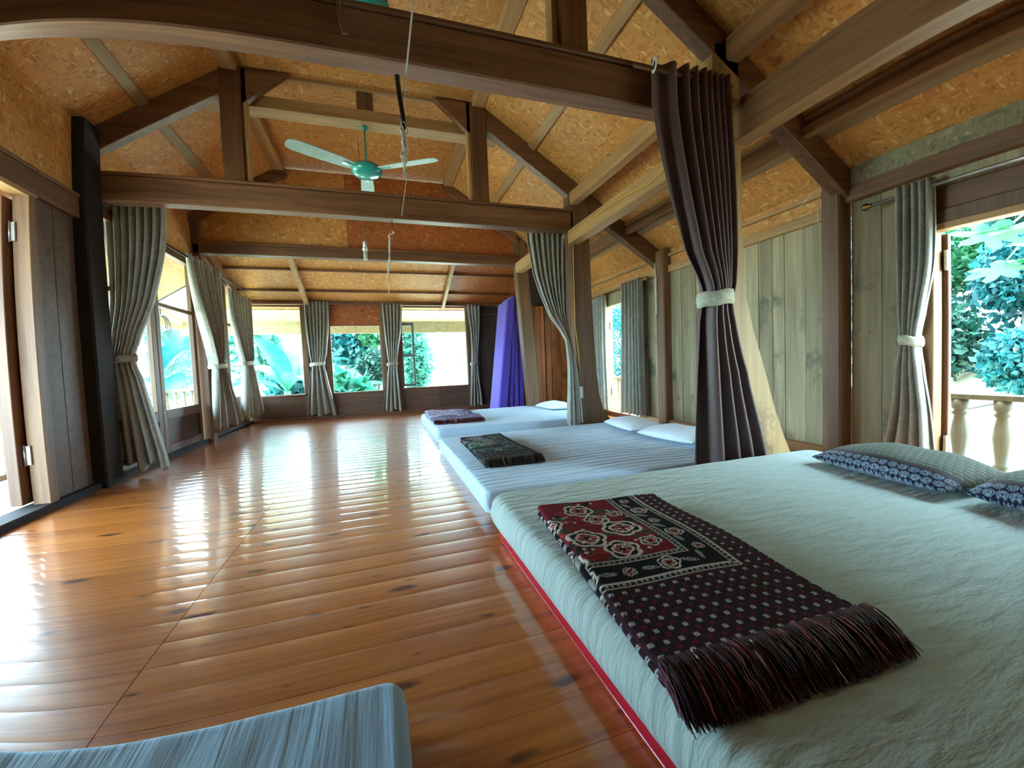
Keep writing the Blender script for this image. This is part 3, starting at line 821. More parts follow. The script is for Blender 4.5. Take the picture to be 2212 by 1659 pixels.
# ------------------------------------------------------------------ mattresses
def softbox(name, x0, x1, y0, y1, z0, z1, R, r, mat, parent, wr=None, nx=90, ny=80, skirt=4, bulge=0.0):
    """mattress: rounded plan corners (R), rounded top edge (r), optional wrinkle height field"""
    def ax(a, b, n):
        L = b-a
        t = np.linspace(-1, 1, n)
        t = np.sign(t)*(1-(1-np.abs(t))**1.6)
        return (a+b)/2 + t*L/2
    X, Y = np.meshgrid(ax(x0, x1, nx), ax(y0, y1, ny))
    qx = np.clip(X, x0+R, x1-R); qy = np.clip(Y, y0+R, y1-R)
    vx, vy = X-qx, Y-qy
    n2 = np.hypot(vx, vy)+1e-9
    ni = np.maximum(np.abs(vx), np.abs(vy))
    X2, Y2 = qx+vx*ni/n2, qy+vy*ni/n2
    d = np.clip(R-ni, 0, None)
    d = np.where((np.abs(vx) < 1e-9) & (np.abs(vy) < 1e-9), 1.0, d)
    d = np.minimum(d, np.minimum(np.minimum(X-x0, x1-X)+0*X, np.minimum(Y-y0, y1-Y)))
    drop = np.where(d < r, r-np.sqrt(np.clip(r*r-(r-d)**2, 0, None)), 0)
    Z = z1-drop
    if wr is not None:
        Z = Z + wr(X2, Y2)*np.clip(d/0.05, 0, 1)
    V = np.stack([X2, Y2, Z], -1).reshape(-1, 3).tolist()
    F = grid_faces(nx, ny)
    per = [i for i in range(nx)] + [j*nx+nx-1 for j in range(1, ny)] + [(ny-1)*nx+i for i in range(nx-2, -1, -1)] + [j*nx for j in range(ny-2, 0, -1)]
    cx, cy = (x0+x1)/2, (y0+y1)/2
    prev = per
    zs = z1-r
    for k in range(1, skirt+1):
        t = k/skirt
        base = len(V)
        bl = bulge*math.sin(PI*t)
        for i in per:
            p = V[i]
            dx, dy = p[0]-cx, p[1]-cy
            ox = bl*(1 if dx > 0 else -1)*(abs(dx) > (x1-x0)/2-R-0.001)
            oy = bl*(1 if dy > 0 else -1)*(abs(dy) > (y1-y0)/2-R-0.001)
            ins = 0.012*t*t
            V.append((p[0]+ox-ins*(1 if dx > 0 else -1)*(abs(dx) > (x1-x0)/2-R), p[1]+oy-ins*(1 if dy > 0 else -1)*(abs(dy) > (y1-y0)/2-R), zs+(z0-zs)*t))
        cur = list(range(base, base+len(per)))
        m = len(per)
        for i in range(m):
            F.append((prev[(i+1) % m], prev[i], cur[i], cur[(i+1) % m]))
        prev = cur
    F.append(tuple(prev))
    return pyd(name, V, F, mat, parent, True)

def wr1(X, Y):
    return 0.0016*np.sin(23*X+7*np.sin(5*Y))*np.sin(9*Y+2) + 0.004*np.sin(2.1*X+1.0)*np.sin(2.7*Y) + 0.0011*np.sin(61*X+25*Y)*np.clip(np.sin(4*X-2*Y), 0, 1)
def wr2(X, Y):
    return 0.0026*np.sin(88*Y+3.0*np.sin(3*X)+1.5*np.sin(7*X))*(0.35+0.65*np.abs(np.sin(3.1*X+1.3*Y))) + 0.003*np.sin(2.4*X)*np.sin(3.1*Y)

b1 = empty('mattress', (1.5, 1.0, 0), 'nearest cream-sheeted mattress on a red base, with patterned pillows', 'mattress', 'floor mattresses in a row')
softbox('base', 0.475, 2.5, 0.15, 1.80, 0.0, 0.085, 0.05, 0.02, MAT['red'], b1, None, 20, 20)
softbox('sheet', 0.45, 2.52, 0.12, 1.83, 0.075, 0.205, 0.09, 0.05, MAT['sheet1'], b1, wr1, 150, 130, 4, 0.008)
b2 = empty('mattress', (1.5, 3.0, 0), 'middle white-sheeted mattress with a dark folded blanket and white pillows', 'mattress', 'floor mattresses in a row')
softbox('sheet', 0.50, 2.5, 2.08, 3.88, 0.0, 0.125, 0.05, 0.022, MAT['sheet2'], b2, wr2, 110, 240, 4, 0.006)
b3 = empty('mattress', (1.5, 5.2, 0), 'farthest white-sheeted mattress with a faded purple blanket', 'mattress', 'floor mattresses in a row')
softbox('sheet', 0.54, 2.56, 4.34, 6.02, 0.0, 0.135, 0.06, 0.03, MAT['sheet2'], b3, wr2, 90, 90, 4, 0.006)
b4 = empty('mattress', (-1.0, 0.1, 0), 'grey-white mattress corner at the bottom left, across the floor from the beds', 'mattress', 'floor mattresses in a row')
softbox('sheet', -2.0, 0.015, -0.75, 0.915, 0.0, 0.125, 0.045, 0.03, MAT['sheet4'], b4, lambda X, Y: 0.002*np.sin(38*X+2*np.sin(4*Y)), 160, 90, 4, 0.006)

# ------------------------------------------------------------------ printed cloth
def rose(S, T, cx, cy, R, ph, cream, inner, mid, C):
    dx, dy = S-cx, T-cy
    r = np.hypot(dx, dy)/R; a = np.arctan2(dy, dx)+ph
    rim = 0.82+0.18*np.abs(np.cos(2.5*a))
    m = r < rim
    C[m] = inner
    C[m & (r > rim-0.17)] = cream
    r_in = 0.52+0.1*np.abs(np.cos(2*a+0.6))
    C[m & (r < r_in)] = mid
    C[m & (r < r_in) & (r > r_in-0.13)] = cream
    C[m & (r < 0.2)] = inner
    C[m & (r < 0.42) & (np.abs(np.sin(2.5*a)) < 0.16) & (r > 0.16)] = cream
def leafm(S, T, cx, cy, L, W, ang, col, C, vein=None):
    dx, dy = S-cx, T-cy
    u = (dx*math.cos(ang)+dy*math.sin(ang))/L; v = (-dx*math.sin(ang)+dy*math.cos(ang))/W
    m = (np.abs(u) < 1) & (np.abs(v) < (1-u*u))
    C[m] = col
    if vein is not None: C[m & (np.abs(v) < 0.14)] = vein
def rug_pattern(S, T, pal, f1, f2, seed, scale=1.0):
    """quarter of a carpet: S across from the fold, T along from the far end (metres)"""
    rg = random.Random(seed)
    C = np.zeros(S.shape+(3,)); C[:] = pal['outer']
    k = scale
    # small diamond lattice of the outer field
    p = 0.034*k
    a = (S+T)/p; b = (S-T)/p
    fa, fb = a-np.round(a), b-np.round(b)
    rr = np.abs(fa)+np.abs(fb)
    par = (np.round(a)+np.round(b)) % 2
    C[rr < 0.30] = pal['dot1']
    C[(rr < 0.30) & (par == 1)] = pal['dot2']
    C[(rr < 0.12)] = pal['outer']
    C[(rr > 0.42) & (rr < 0.5) & (par == 0)] = pal['dim']
    E = np.maximum(S-f1, T-f2)           # signed distance outside the central field
    bw = 0.125*k
    band = (E > 0) & (E < bw)
    C[band] = pal['band']
    for e in (0.004, 0.022, bw-0.024, bw-0.006):
        C[np.abs(E-e*(1 if e > 0.1 else k)) < 0.0021] = pal['line']
    q = 0.016*k
    along = np.where(S-f1 > T-f2, T, S)
    C[(np.abs(E-0.0125*k) < 0.004) & (np.abs(along/q-np.round(along/q)) < 0.24)] = pal['line2']
    C[(np.abs(E-(bw-0.015*k)) < 0.004) & (np.abs(along/q-np.round(along/q)) < 0.24)] = pal['line2']
    # flowers along the band
    ctr = bw/2
    n = int(f2/(0.105*k))
    for i in range(n+1):
        rose(S, T, f1+ctr+rg.uniform(-0.008, 0.008), 0.05+i*0.105*k, (0.030 if i % 2 else 0.019)*k, rg.random()*6, pal['cream'], pal['band'], pal['rose'], C)
        leafm(S, T, f1+ctr-0.02*k, 0.095*k+i*0.105*k, 0.026*k, 0.007*k, rg.uniform(0.6, 2.2), pal['line2'], C)
    n = int(f1/(0.11*k))
    for i in range(n+1):
        rose(S, T, f1-0.06-i*0.12*k, f2+ctr+rg.uniform(-0.006, 0.006), (0.034 if i % 2 == 0 else 0.02)*k, rg.random()*6, pal['cream'], pal['band'], pal['rose'], C)
        leafm(S, T, f1-0.0-i*0.12*k, f2+ctr, 0.03*k, 0.008*k, rg.uniform(-0.5, 0.5), pal['line2'], C, pal['band'])
    fld = E <= 0
    C[fld] = pal['field']
    spots = [(0.12, 0.09, 0.058), (0.15, 0.185, 0.046), (0.19, 0.28, 0.066), (0.05, 0.33, 0.064), (0.12, 0.42, 0.056), (0.22, 0.40, 0.034), (-0.03, 0.2, 0.055), (0.235, 0.15, 0.03), (-0.05, 0.45, 0.05)]
    D = C.copy()
    for sx, sy, R in spots:
        for q_ in range(5):
            a_ = rg.random()*6.28
            leafm(S, T, (sx+math.cos(a_)*R*1.25/k)*k, (sy+math.sin(a_)*R*1.25/k)*k, R*0.62*k, R*0.26*k, a_, pal['leaf'][q_ % len(pal['leaf'])], D, pal['band'])
    for sx, sy, R in spots:
        rose(S, T, sx*k, sy*k, R*k, rg.random()*6, pal['cream'], pal['band'], pal['rose'], D)
        for q_ in range(6):
            ex, ey = sx*k+rg.uniform(-0.1, 0.1)*k, sy*k+rg.uniform(-0.07, 0.07)*k
            D[np.hypot(S-ex, T-ey) < 0.006*k] = pal['cream']
    C[fld] = D[fld]
    return C
def L3(r, g, b): return np.array(lin(r, g, b)[:3])
PAL1 = dict(outer=L3(44, 30, 36), dim=L3(84, 22, 34), dot1=L3(190, 200, 206), dot2=L3(120, 30, 40), band=L3(20, 16, 20), line=L3(206, 204, 190), line2=L3(150, 150, 140), cream=L3(206, 198, 180), rose=L3(140, 44, 44), field=L3(116, 20, 34), leaf=[L3(150, 46, 36), L3(66, 74, 62), L3(30, 24, 26)])
PAL2 = dict(outer=L3(40, 28, 32), dim=L3(60, 60, 54), dot1=L3(120, 130, 120), dot2=L3(120, 40, 46), band=L3(24, 20, 22), line=L3(120, 150, 140), line2=L3(90, 120, 110), cream=L3(130, 168, 150), rose=L3(150, 54, 60), field=L3(40, 28, 34), leaf=[L3(90, 150, 120), L3(150, 50, 56), L3(60, 100, 84)])
PAL3 = dict(outer=L3(112, 98, 140), dim=L3(140, 124, 168), dot1=L3(190, 186, 206), dot2=L3(130, 70, 100), band=L3(84, 66, 104), line=L3(200, 196, 216), line2=L3(150, 140, 170), cream=L3(200, 196, 214), rose=L3(168, 100, 120), field=L3(158, 150, 188), leaf=[L3(140, 150, 180), L3(160, 90, 110), L3(90, 80, 120)])

FR_A = np.array([L3(74, 14, 28), L3(40, 10, 20), L3(140, 56, 78), L3(214, 170, 180)])  # yarn colours per strand; the palest ones are painted highlights
FR_B = np.array([L3(34, 26, 24), L3(20, 16, 16), L3(84, 70, 56), L3(150, 130, 104)])  # dark yarn, again with pale strands as painted highlights
def blanket(quad, z0, layers, gap, pal, f1, f2, seed, label, step, fringe_mat, fr_len, n_fr, wav=0.004, scale=1.0):
    """folded blanket: serpentine cross-section between far and near end, quad = far-left, far-right, near-right, near-left"""
    A, B, C_, D_ = [np.array(p, float) for p in quad]
    W = (np.linalg.norm(B-A)+np.linalg.norm(C_-D_))/2
    L = (np.linalg.norm(D_-A)+np.linalg.norm(C_-B))/2
    path = []                      # (u 0..1, height, s)
    top = layers-1
    s = 0.0
    R = gap/2
    nT = int(W/step)
    for i in range(nT+1): path.append((1-i/nT, top*gap, W*(1-i/nT)))
    side = 0
    for ly in range(top, 0, -1):
        zc = (ly-0.5)*gap
        for k in range(1, 8):
            a = PI*k/8
            bx = R*1.6*math.sin(a)/W
            u = -bx if side == 0 else 1+bx
            path.append((u, zc+R*math.cos(a), -R*a*1.6 if ly == top else 0.3+R*a))
        nn = nT if ly == top else 10
        for i in range(nn+1):
            t = i/nn
            path.append((t if side == 0 else 1-t, (ly-1)*gap, -R*5-W*t if ly == top else 0.3+W*t))
        side = 1-side
    nv = int(L/step)+1
    P = np.array(path)
    T = np.linspace(0, 1, nv)
    U, TT = np.meshgrid(P[:, 0], T)
    Hh = np.tile(P[:, 1], (nv, 1)); SS = np.tile(P[:, 2], (nv, 1))
    top_e = A[None, None]*(1-U[..., None])+B[None, None]*U[..., None]
    bot_e = D_[None, None]*(1-U[..., None])+C_[None, None]*U[..., None]
    XY = top_e*(1-TT[..., None])+bot_e*TT[..., None]
    frac = Hh/max(gap*(layers-1), 1e-6)
    Z = z0+0.006+Hh+wav*frac*(np.sin(9*XY[..., 1]+3*XY[..., 0]+seed)+0.6*np.sin(17*XY[..., 0]-6*XY[..., 1]))
    XY[..., 0] += 0.006*frac*np.sin(11*XY[..., 1]+seed)
    nu = len(path)
    V = np.concatenate([XY, Z[..., None]], -1).reshape(-1, 3)
    root = empty('folded_blanket', (float((A[0]+C_[0])/2), float((A[1]+C_[1])/2), z0), label, 'blanket', 'folded blankets on the beds')
    o = pyd('cloth', V.tolist(), grid_faces(nu, nv), MAT['print'], root, True)
    vcol(o, rug_pattern(SS, TT*L, pal, f1, f2, seed, scale).reshape(-1, 3))
    md = o.modifiers.new('thickness', 'SOLIDIFY'); md.thickness = gap*0.72; md.offset = 0
    # fringe at the near end
    rg = random.Random(seed+5)
    Vf, Ff = [], []
    dirn = (D_-A)/np.linalg.norm(D_-A)
    for i in range(n_fr):
        u = rg.uniform(-0.03, 1.03)
        h = rg.random()
        p0 = D_*(1-u)+C_*u - dirn*0.012
        zt = z0+0.008+h*gap*(layers-1)+0.006
        ln = fr_len*rg.uniform(0.75, 1.2)
        sx = rg.uniform(-0.012, 0.012)
        pts = []
        for q in range(5):
            t = q/4
            zz = zt+0.010*math.sin(PI*t)*h-(zt-z0-0.004)*t**1.8*rg.uniform(0.75, 1.0)
            pts.append((p0[0]+dirn[0]*ln*t+sx*t+rg.uniform(-0.002, 0.002), p0[1]+dirn[1]*ln*t+rg.uniform(-0.002, 0.002), max(zz, z0+0.003)))
        v, f = tube_geo(pts, [0.0021, 0.0024, 0.0022, 0.0018, 0.0008], 3, False)
        bse = len(Vf)
        Vf += v; Ff += [tuple(k+bse for k in q_) for q_ in f]
    fo = pyd('fringe', Vf, Ff, fringe_mat, root, True)
    rc = np.random.RandomState(seed)
    pal_ = FR_B if fringe_mat is MAT['fringe_b'] else FR_A
    vcol(fo, np.repeat(pal_[rc.choice(len(pal_), n_fr, p=[0.5, 0.3, 0.14, 0.06])], 15, axis=0))
    fo['kind'] = 'stuff'
    return root
blanket([(0.565, 1.435), (1.035, 1.37), (0.945, 0.56), (0.465, 0.585)], 0.207, 4, 0.0125, PAL1, 0.265, 0.47, 3, 'large maroon floral blanket with shaggy fringe on the nearest mattress', 0.0034, MAT['fringe'], 0.095, 3000)
blanket([(0.655, 3.5), (1.01, 3.5), (1.02, 2.58), (0.635, 2.6)], 0.129, 4, 0.012, PAL2, 0.22, 0.6, 11, 'dark folded blanket with green floral print on the middle mattress', 0.007, MAT['fringe_b'], 0.08, 900, 0.004, 1.0)
blanket([(0.60, 5.92), (1.16, 5.86), (1.14, 4.72), (0.585, 4.78)], 0.14, 3, 0.016, PAL3, 0.4, 0.8, 17, 'faded purple blanket folded on the farthest mattress', 0.012, MAT['fringe'], 0.11, 900, 0.011, 1.3)

# ------------------------------------------------------------------ pillows
def pillow(cx, cy, z0, lx, ly, h, rz, mat, label, pattern=None, tilt=0.0, sag=0.35, n=64):
    root = empty('pillow', (cx, cy, z0), label, 'pillow', 'pillows at the heads of the beds')
    a = np.linspace(-1, 1, n); b = np.linspace(-1, 1, n)
    A, B = np.meshgrid(a, b)
    a2 = np.sign(A)*(1-(1-np.abs(A))**1.3); b2 = np.sign(B)*(1-(1-np.abs(B))**1.3)
    pin = 1-0.10*(np.abs(a2)**2)*(1-np.abs(b2)**2) ; pin2 = 1-0.08*(np.abs(b2)**2)*(1-np.abs(a2)**2)
    X = a2*lx/2*pin2; Y = b2*ly/2*pin
    prof = (np.clip(1-np.abs(a2)**2.6, 0, 1)*np.clip(1-np.abs(b2)**2.6, 0, 1))**0.5
    wob = 1+0.05*np.sin(5*A+2*B)+0.04*np.sin(9*B-3*A)
    rimz = h*0.30
    zt = rimz+(h-rimz)*prof*wob
    zb = rimz*(1-prof**0.6)+0.0
    V, col = [], []
    c, s = math.cos(rz), math.sin(rz)
    for Z, up_ in ((zt, 1), (zb, 0)):
        gx, gy = X*c-Y*s+cx, X*s+Y*c+cy
        zz = Z+z0+tilt*(X+lx/2)*(1 if True else 0)
        V.append(np.stack([gx, gy, zz], -1).reshape(-1, 3))
        if pattern is not None: col.append(pattern(X, Y, Z, up_).reshape(-1, 3))
    V = np.concatenate(V)
    F = grid_faces(n, n)
    F2 = [tuple(q+n*n for q in f[::-1]) for f in grid_faces(n, n)]
    me = bpy.data.meshes.new('cover')
    me.from_pydata(V.tolist(), [], F+F2)
    o = add('cover', me, mat, root, True)
    if pattern is not None: vcol(o, np.concatenate(col))
    else:
        bm = bmesh.new(); bm.from_mesh(me); bmesh.ops.remove_doubles(bm, verts=bm.verts, dist=1e-5); bm.to_mesh(me); bm.free()
    return root
def rosettes(X, Y, Z, up_):
    C = np.zeros(X.shape+(3,)); C[:] = L3(18, 20, 44)
    lx = 0.40
    s = (X+lx/2)+Z*0.9                    # distance up from the front rim
    p = 0.042
    rowi = np.floor(s/p)
    cyy = (np.round((Y+0.5*p*(rowi % 2))/p))*p-0.5*p*(rowi % 2)
    r = np.hypot(Y-cyy, (s-(rowi+0.5)*p))/p
    ringz = (s < 2.9*p) | (up_ == 0)
    C[ringz & (r < 0.45)] = L3(150, 166, 182)
    C[ringz & (r < 0.36)] = L3(40, 46, 72)
    C[ringz & (r < 0.28)] = L3(140, 158, 172)
    C[ringz & (r < 0.12)] = L3(40, 44, 70)
    top_ = ~ringz
    C[top_] = L3(44, 50, 36)  # greenish door light is mixed into the dark colour of the printed top
    q = 0.03
    rw = np.floor(s/q)
    cy2 = np.round((Y+0.5*q*(rw % 2))/q)*q-0.5*q*(rw % 2)
    m = (np.abs(Y-cy2) < 0.011) & (np.abs(s-(rw+0.5)*q-0.004*np.cos((Y-cy2)*200)) < 0.004)
    C[top_ & m] = L3(106, 116, 78)
    stripe = (s > 2.9*p) & (s < 3.6*p)
    C[stripe & top_] = L3(58, 40, 38)
    return C
pillow(2.30, 1.20, 0.208, 0.40, 0.62, 0.13, math.radians(-11), MAT['pilprint'], 'dark rosette-print pillow lying nearer the door curtain', rosettes, n=150)
pillow(2.23, 0.565, 0.208, 0.40, 0.60, 0.15, math.radians(-6), MAT['pilprint'], 'dark rosette-print pillow cut off by the picture edge', rosettes, n=150)
MAT['pilwhite'] = sheet_mat('white_pillow_cotton', lin(222, 230, 236), 14, 14, 0.5)
pillow(2.36, 3.42, 0.129, 0.36, 0.62, 0.10, math.radians(-8), MAT['pilwhite'], 'white pillow on the middle mattress nearer the flared post')
pillow(2.33, 2.75, 0.129, 0.36, 0.60, 0.11, math.radians(6), MAT['pilwhite'], 'creased white pillow on the middle mattress next to the brown curtain')
pillow(2.40, 5.40, 0.139, 0.34, 0.60, 0.10, math.radians(4), MAT['pilwhite'], 'white pillow on the farthest mattress behind the slim curtain')

# ------------------------------------------------------------------ curtains
def interp_rows(rows, zs):
    rows = sorted(rows, key=lambda r: -r[0])
    out = []
    for z in zs:
        k = 0
        while k < len(rows)-2 and z < rows[k+1][0]: k += 1
        a, b = rows[k], rows[k+1]
        t = min(max((a[0]-z)/max(a[0]-b[0], 1e-6), 0), 1)
        # Catmull style smoothing
        p0 = rows[max(k-1, 0)]; p3 = rows[min(k+2, len(rows)-1)]
        def cr(i):
            m1 = (b[i]-p0[i])/2; m2 = (p3[i]-a[i])/2
            return ((2*t**3-3*t**2+1)*a[i]+(t**3-2*t**2+t)*m1+(-2*t**3+3*t**2)*b[i]+(t**3-t**2)*m2)
        out.append([cr(i) for i in range(1, len(a))])
    return out
def curtain(label, axis, rows, n, mat, tie=None, seed=1, eyelets=0, power=1.0, low=None, rod=None, nv=70, per=12, skew=0.0, hem=0.02, tie_mat=None, tie_h=0.06):
    """rows: (z, start, end, offset on the other axis, pleat depth); axis: along which the cloth spreads"""
    rg = random.Random(seed)
    rows = sorted(rows, key=lambda r: -r[0])
    z1, z0 = rows[0][0], rows[-1][0]
    R = interp_rows(rows, np.linspace(z1, z0, 30))
    mid = R[0]
    c0 = ((mid[0]+mid[1])/2, mid[2]) if axis == 'x' else (mid[2], (mid[0]+mid[1])/2)
    root = empty('curtain', (c0[0], c0[1], z0), label, 'curtain', 'tied-back curtains')
    spans = [('drape', z1, z0, n, power)] if tie is None else [('drape', z1, tie-0.005, n, power), ('skirt', tie+0.005, z0, low or max(4, int(n*0.7)), 0.5*(1+power))]
    for pn, za, zb, m_, pw in spans:
        zs = np.linspace(za, zb, max(24, int(nv*(za-zb)/(z1-z0))))
        Rz = interp_rows(rows, zs)
        nu = m_*per+1
        ph = [rg.uniform(-0.6, 0.6) for _ in range(m_+2)]
        am = [rg.uniform(0.6, 1.3) for _ in range(m_+2)]
        V = []
        for j, z in enumerate(zs):
            a, b, off, dep = Rz[j]
            tz = (z1-z)/(z1-z0)
            ts = j/(len(zs)-1)
            for i in range(nu):
                t = i/(nu-1)
                k = m_*t**pw
                ki = min(int(k), m_)
                amp = am[ki]*(1-(k-ki))+am[ki+1]*(k-ki)
                w = math.sin(2*PI*k+0.7*ph[ki]*ts)
                w = math.copysign(abs(w)**0.75, w)
                sft = 0.3*math.cos(2*PI*k)*dep*min(1, dep/max(abs(b-a)/m_, 1e-3))
                s_ = a+(b-a)*t+sft*0.6
                o_ = off+dep*w*amp
                zz = z+(hem*(math.sin(2*PI*k*0.5+seed)+0.4*w)*max(0, (tz-0.75)/0.25) if hem else 0)
                V.append((s_, o_, zz) if axis == 'x' else (o_, s_, zz))
        o = pyd(pn, V, grid_faces(nu, len(zs)), mat, root, True)
        md = o.modifiers.new('thickness', 'SOLIDIFY'); md.thickness = 0.003; md.offset = 0
    if tie is not None:
        a, b, off, dep = interp_rows(rows, [tie])[0]
        rx, ry = abs(b-a)/2+0.014, dep*1.25+0.016
        cx_ = (a+b)/2
        m = 28; Vt = []; Ft = []
        for hh, ex in ((-tie_h/2, 0.0), (-tie_h*0.2, 0.006), (tie_h*0.2, 0.005), (tie_h/2, 0.0), (tie_h/2, -0.006), (-tie_h/2, -0.006)):
            for q in range(m):
                an = 2*PI*q/m
                s_ = cx_+(rx+ex)*math.cos(an); o_ = off+(ry+ex)*math.sin(an)
                zz = tie+hh+0.012*math.cos(an)+0.003*math.sin(5*an+seed)
                Vt.append((s_, o_, zz) if axis == 'x' else (o_, s_, zz))
        for r_ in range(6):
            for q in range(m):
                Ft.append((r_*m+q, r_*m+(q+1) % m, ((r_+1) % 6)*m+(q+1) % m, ((r_+1) % 6)*m+q))
        pyd('tieback', Vt, Ft, tie_mat or mat, root, True)
    for e in range(eyelets):
        t = (e+0.5)/eyelets if eyelets > 1 else 0.0
        a, b, off, dep = R[1]
        s_ = a+(b-a)*t
        Vt, Ft = [], []
        m, q_ = 18, 8
        for i in range(m):
            an = 2*PI*i/m
            for j in range(q_):
                bn = 2*PI*j/q_
                rr = 0.03+0.008*math.cos(bn)
                p = (s_+0.004*math.sin(bn)+(0.3*rr*math.cos(an) if eyelets == 1 else 0), off+rr*math.cos(an)-(0.03 if eyelets == 1 else 0), z1-0.05+rr*math.sin(an))
                Vt.append(p if axis == 'x' else (p[1], p[0], p[2]))
        for i in range(m):
            for j in range(q_):
                Ft.append((i*q_+j, ((i+1) % m)*q_+j, ((i+1) % m)*q_+(j+1) % q_, i*q_+(j+1) % q_))
        pyd('eyelet', Vt, Ft, MAT['white'], root, True)
    return root
G = MAT['curtain']
curtain('large taupe curtain tied against the left timber post', 'x', [(2.30, -2.10, -1.64, 4.20, 0.035), (1.9, -2.09, -1.67, 4.20, 0.04), (1.45, -2.08, -1.77, 4.19, 0.04), (1.1, -2.10, -1.89, 4.17, 0.04), (0.97, -2.11, -1.92, 4.16, 0.04), (0.8, -2.12, -1.88, 4.16, 0.045), (0.4, -2.14, -1.81, 4.17, 0.05), (0.07, -2.16, -1.76, 4.18, 0.05)], 8, G, 0.97, 2, hem=0.035, tie_mat=MAT['curtain'])
curtain('second taupe curtain tied on the left wall rod', 'y', [(2.17, 5.34, 6.35, -1.93, 0.04), (1.8, 5.42, 6.28, -1.92, 0.05), (1.4, 5.58, 6.16, -1.90, 0.06), (1.05, 5.74, 6.06, -1.89, 0.06), (0.93, 5.77, 6.04, -1.89, 0.06), (0.75, 5.70, 6.14, -1.88, 0.07), (0.16, 5.5, 6.5, -1.86, 0.085)], 7, G, 0.93, 3, eyelets=6, tie_mat=MAT['band'])
curtain('taupe curtain tied in the far left corner', 'y', [(1.99, 6.48, 7.5, -1.90, 0.04), (1.6, 6.55, 7.42, -1.90, 0.05), (1.15, 6.72, 7.25, -1.88, 0.055), (0.98, 6.78, 7.18, -1.87, 0.055), (0.8, 6.72, 7.26, -1.86, 0.06), (0.18, 6.5, 7.5, -1.84, 0.075)], 7, G, 0.98, 4, tie_mat=MAT['band'])
curtain('taupe curtain tied between the banana window and the middle window', 'x', [(1.99, -1.16, -0.76, 7.57, 0.03), (1.6, -1.15, -0.78, 7.57, 0.035), (1.1, -1.11, -0.84, 7.57, 0.04), (0.94, -1.09, -0.88, 7.57, 0.04), (0.8, -1.11, -0.86, 7.57, 0.04), (0.07, -1.19, -0.74, 7.56, 0.05)], 7, G, 0.94, 5, tie_mat=MAT['band'])
curtain('taupe curtain tied between the middle window and the brightest window', 'x', [(1.97, 0.07, 0.45, 7.57, 0.03), (1.5, 0.10, 0.40, 7.57, 0.035), (1.05, 0.14, 0.32, 7.57, 0.04), (0.90, 0.15, 0.30, 7.57, 0.04), (0.75, 0.12, 0.30, 7.57, 0.04), (0.07, 0.03, 0.34, 7.56, 0.045)], 6, G, 0.90, 6)
curtain('narrow taupe curtain tied at the right edge of the brightest window', 'x', [(1.97, 1.60, 1.88, 7.57, 0.02), (1.4, 1.66, 1.84, 7.57, 0.03), (0.85, 1.66, 1.78, 7.57, 0.03), (0.05, 1.58, 1.84, 7.57, 0.035)], 4, G, 0.85, 7)
curtain('slim pale curtain drawn to the flared post with the socket', 'x', [(2.27, 1.60, 2.12, 4.20, 0.03), (2.0, 1.63, 2.10, 4.20, 0.03), (1.7, 1.69, 2.08, 4.20, 0.03), (1.33, 1.83, 2.05, 4.18, 0.03), (1.08, 1.97, 2.05, 4.11, 0.03), (0.98, 1.97, 2.04, 4.05, 0.025), (0.7, 1.945, 2.04, 3.97, 0.03), (0.13, 1.90, 2.07, 3.94, 0.035)], 8, G, None, 8)
curtain('tall chocolate brown curtain with white eyelet and pale tieback', 'x', [(2.40, 1.47, 1.99, 1.885, 0.032), (2.3, 1.465, 1.99, 1.885, 0.034), (2.1, 1.475, 2.0, 1.885, 0.036), (1.75, 1.555, 2.015, 1.89, 0.04), (1.4, 1.67, 2.02, 1.90, 0.045), (1.22, 1.77, 2.0, 1.90, 0.05), (1.14, 1.79, 1.985, 1.90, 0.05), (1.0, 1.77, 2.01, 1.90, 0.05), (0.7, 1.75, 2.10, 1.90, 0.05), (0.12, 1.72, 2.26, 1.90, 0.05)], 8, MAT['curtain_b'], 1.135, 9, eyelets=1, power=1.75, low=4, hem=0.01, tie_mat=MAT['band'], tie_h=0.085, per=16, nv=90)
curtain('grey-green curtain tied beside the right door', 'y', [(1.79, 1.47, 1.66, 3.10, 0.03), (1.3, 1.48, 1.66, 3.10, 0.032), (1.0, 1.53, 1.65, 3.10, 0.035), (0.85, 1.555, 1.64, 3.10, 0.035), (0.7, 1.54, 1.66, 3.10, 0.035), (0.4, 1.50, 1.69, 3.10, 0.035), (0.08, 1.475, 1.745, 3.10, 0.04)], 5, G, 0.85, 10, tie_mat=MAT['band'])
curtain('straight hanging grey curtain right of the narrow far door', 'y', [(1.80, 4.25, 4.66, 3.10, 0.03), (1.0, 4.25, 4.68, 3.10, 0.035), (0.1, 4.22, 4.72, 3.09, 0.035)], 6, G, None, 11)
curtain('straight hanging pale curtain left of the narrow far door', 'y', [(1.74, 5.10, 5.50, 3.10, 0.03), (1.0, 5.12, 5.46, 3.10, 0.035), (0.1, 5.08, 5.45, 3.09, 0.035)], 6, G, None, 12)

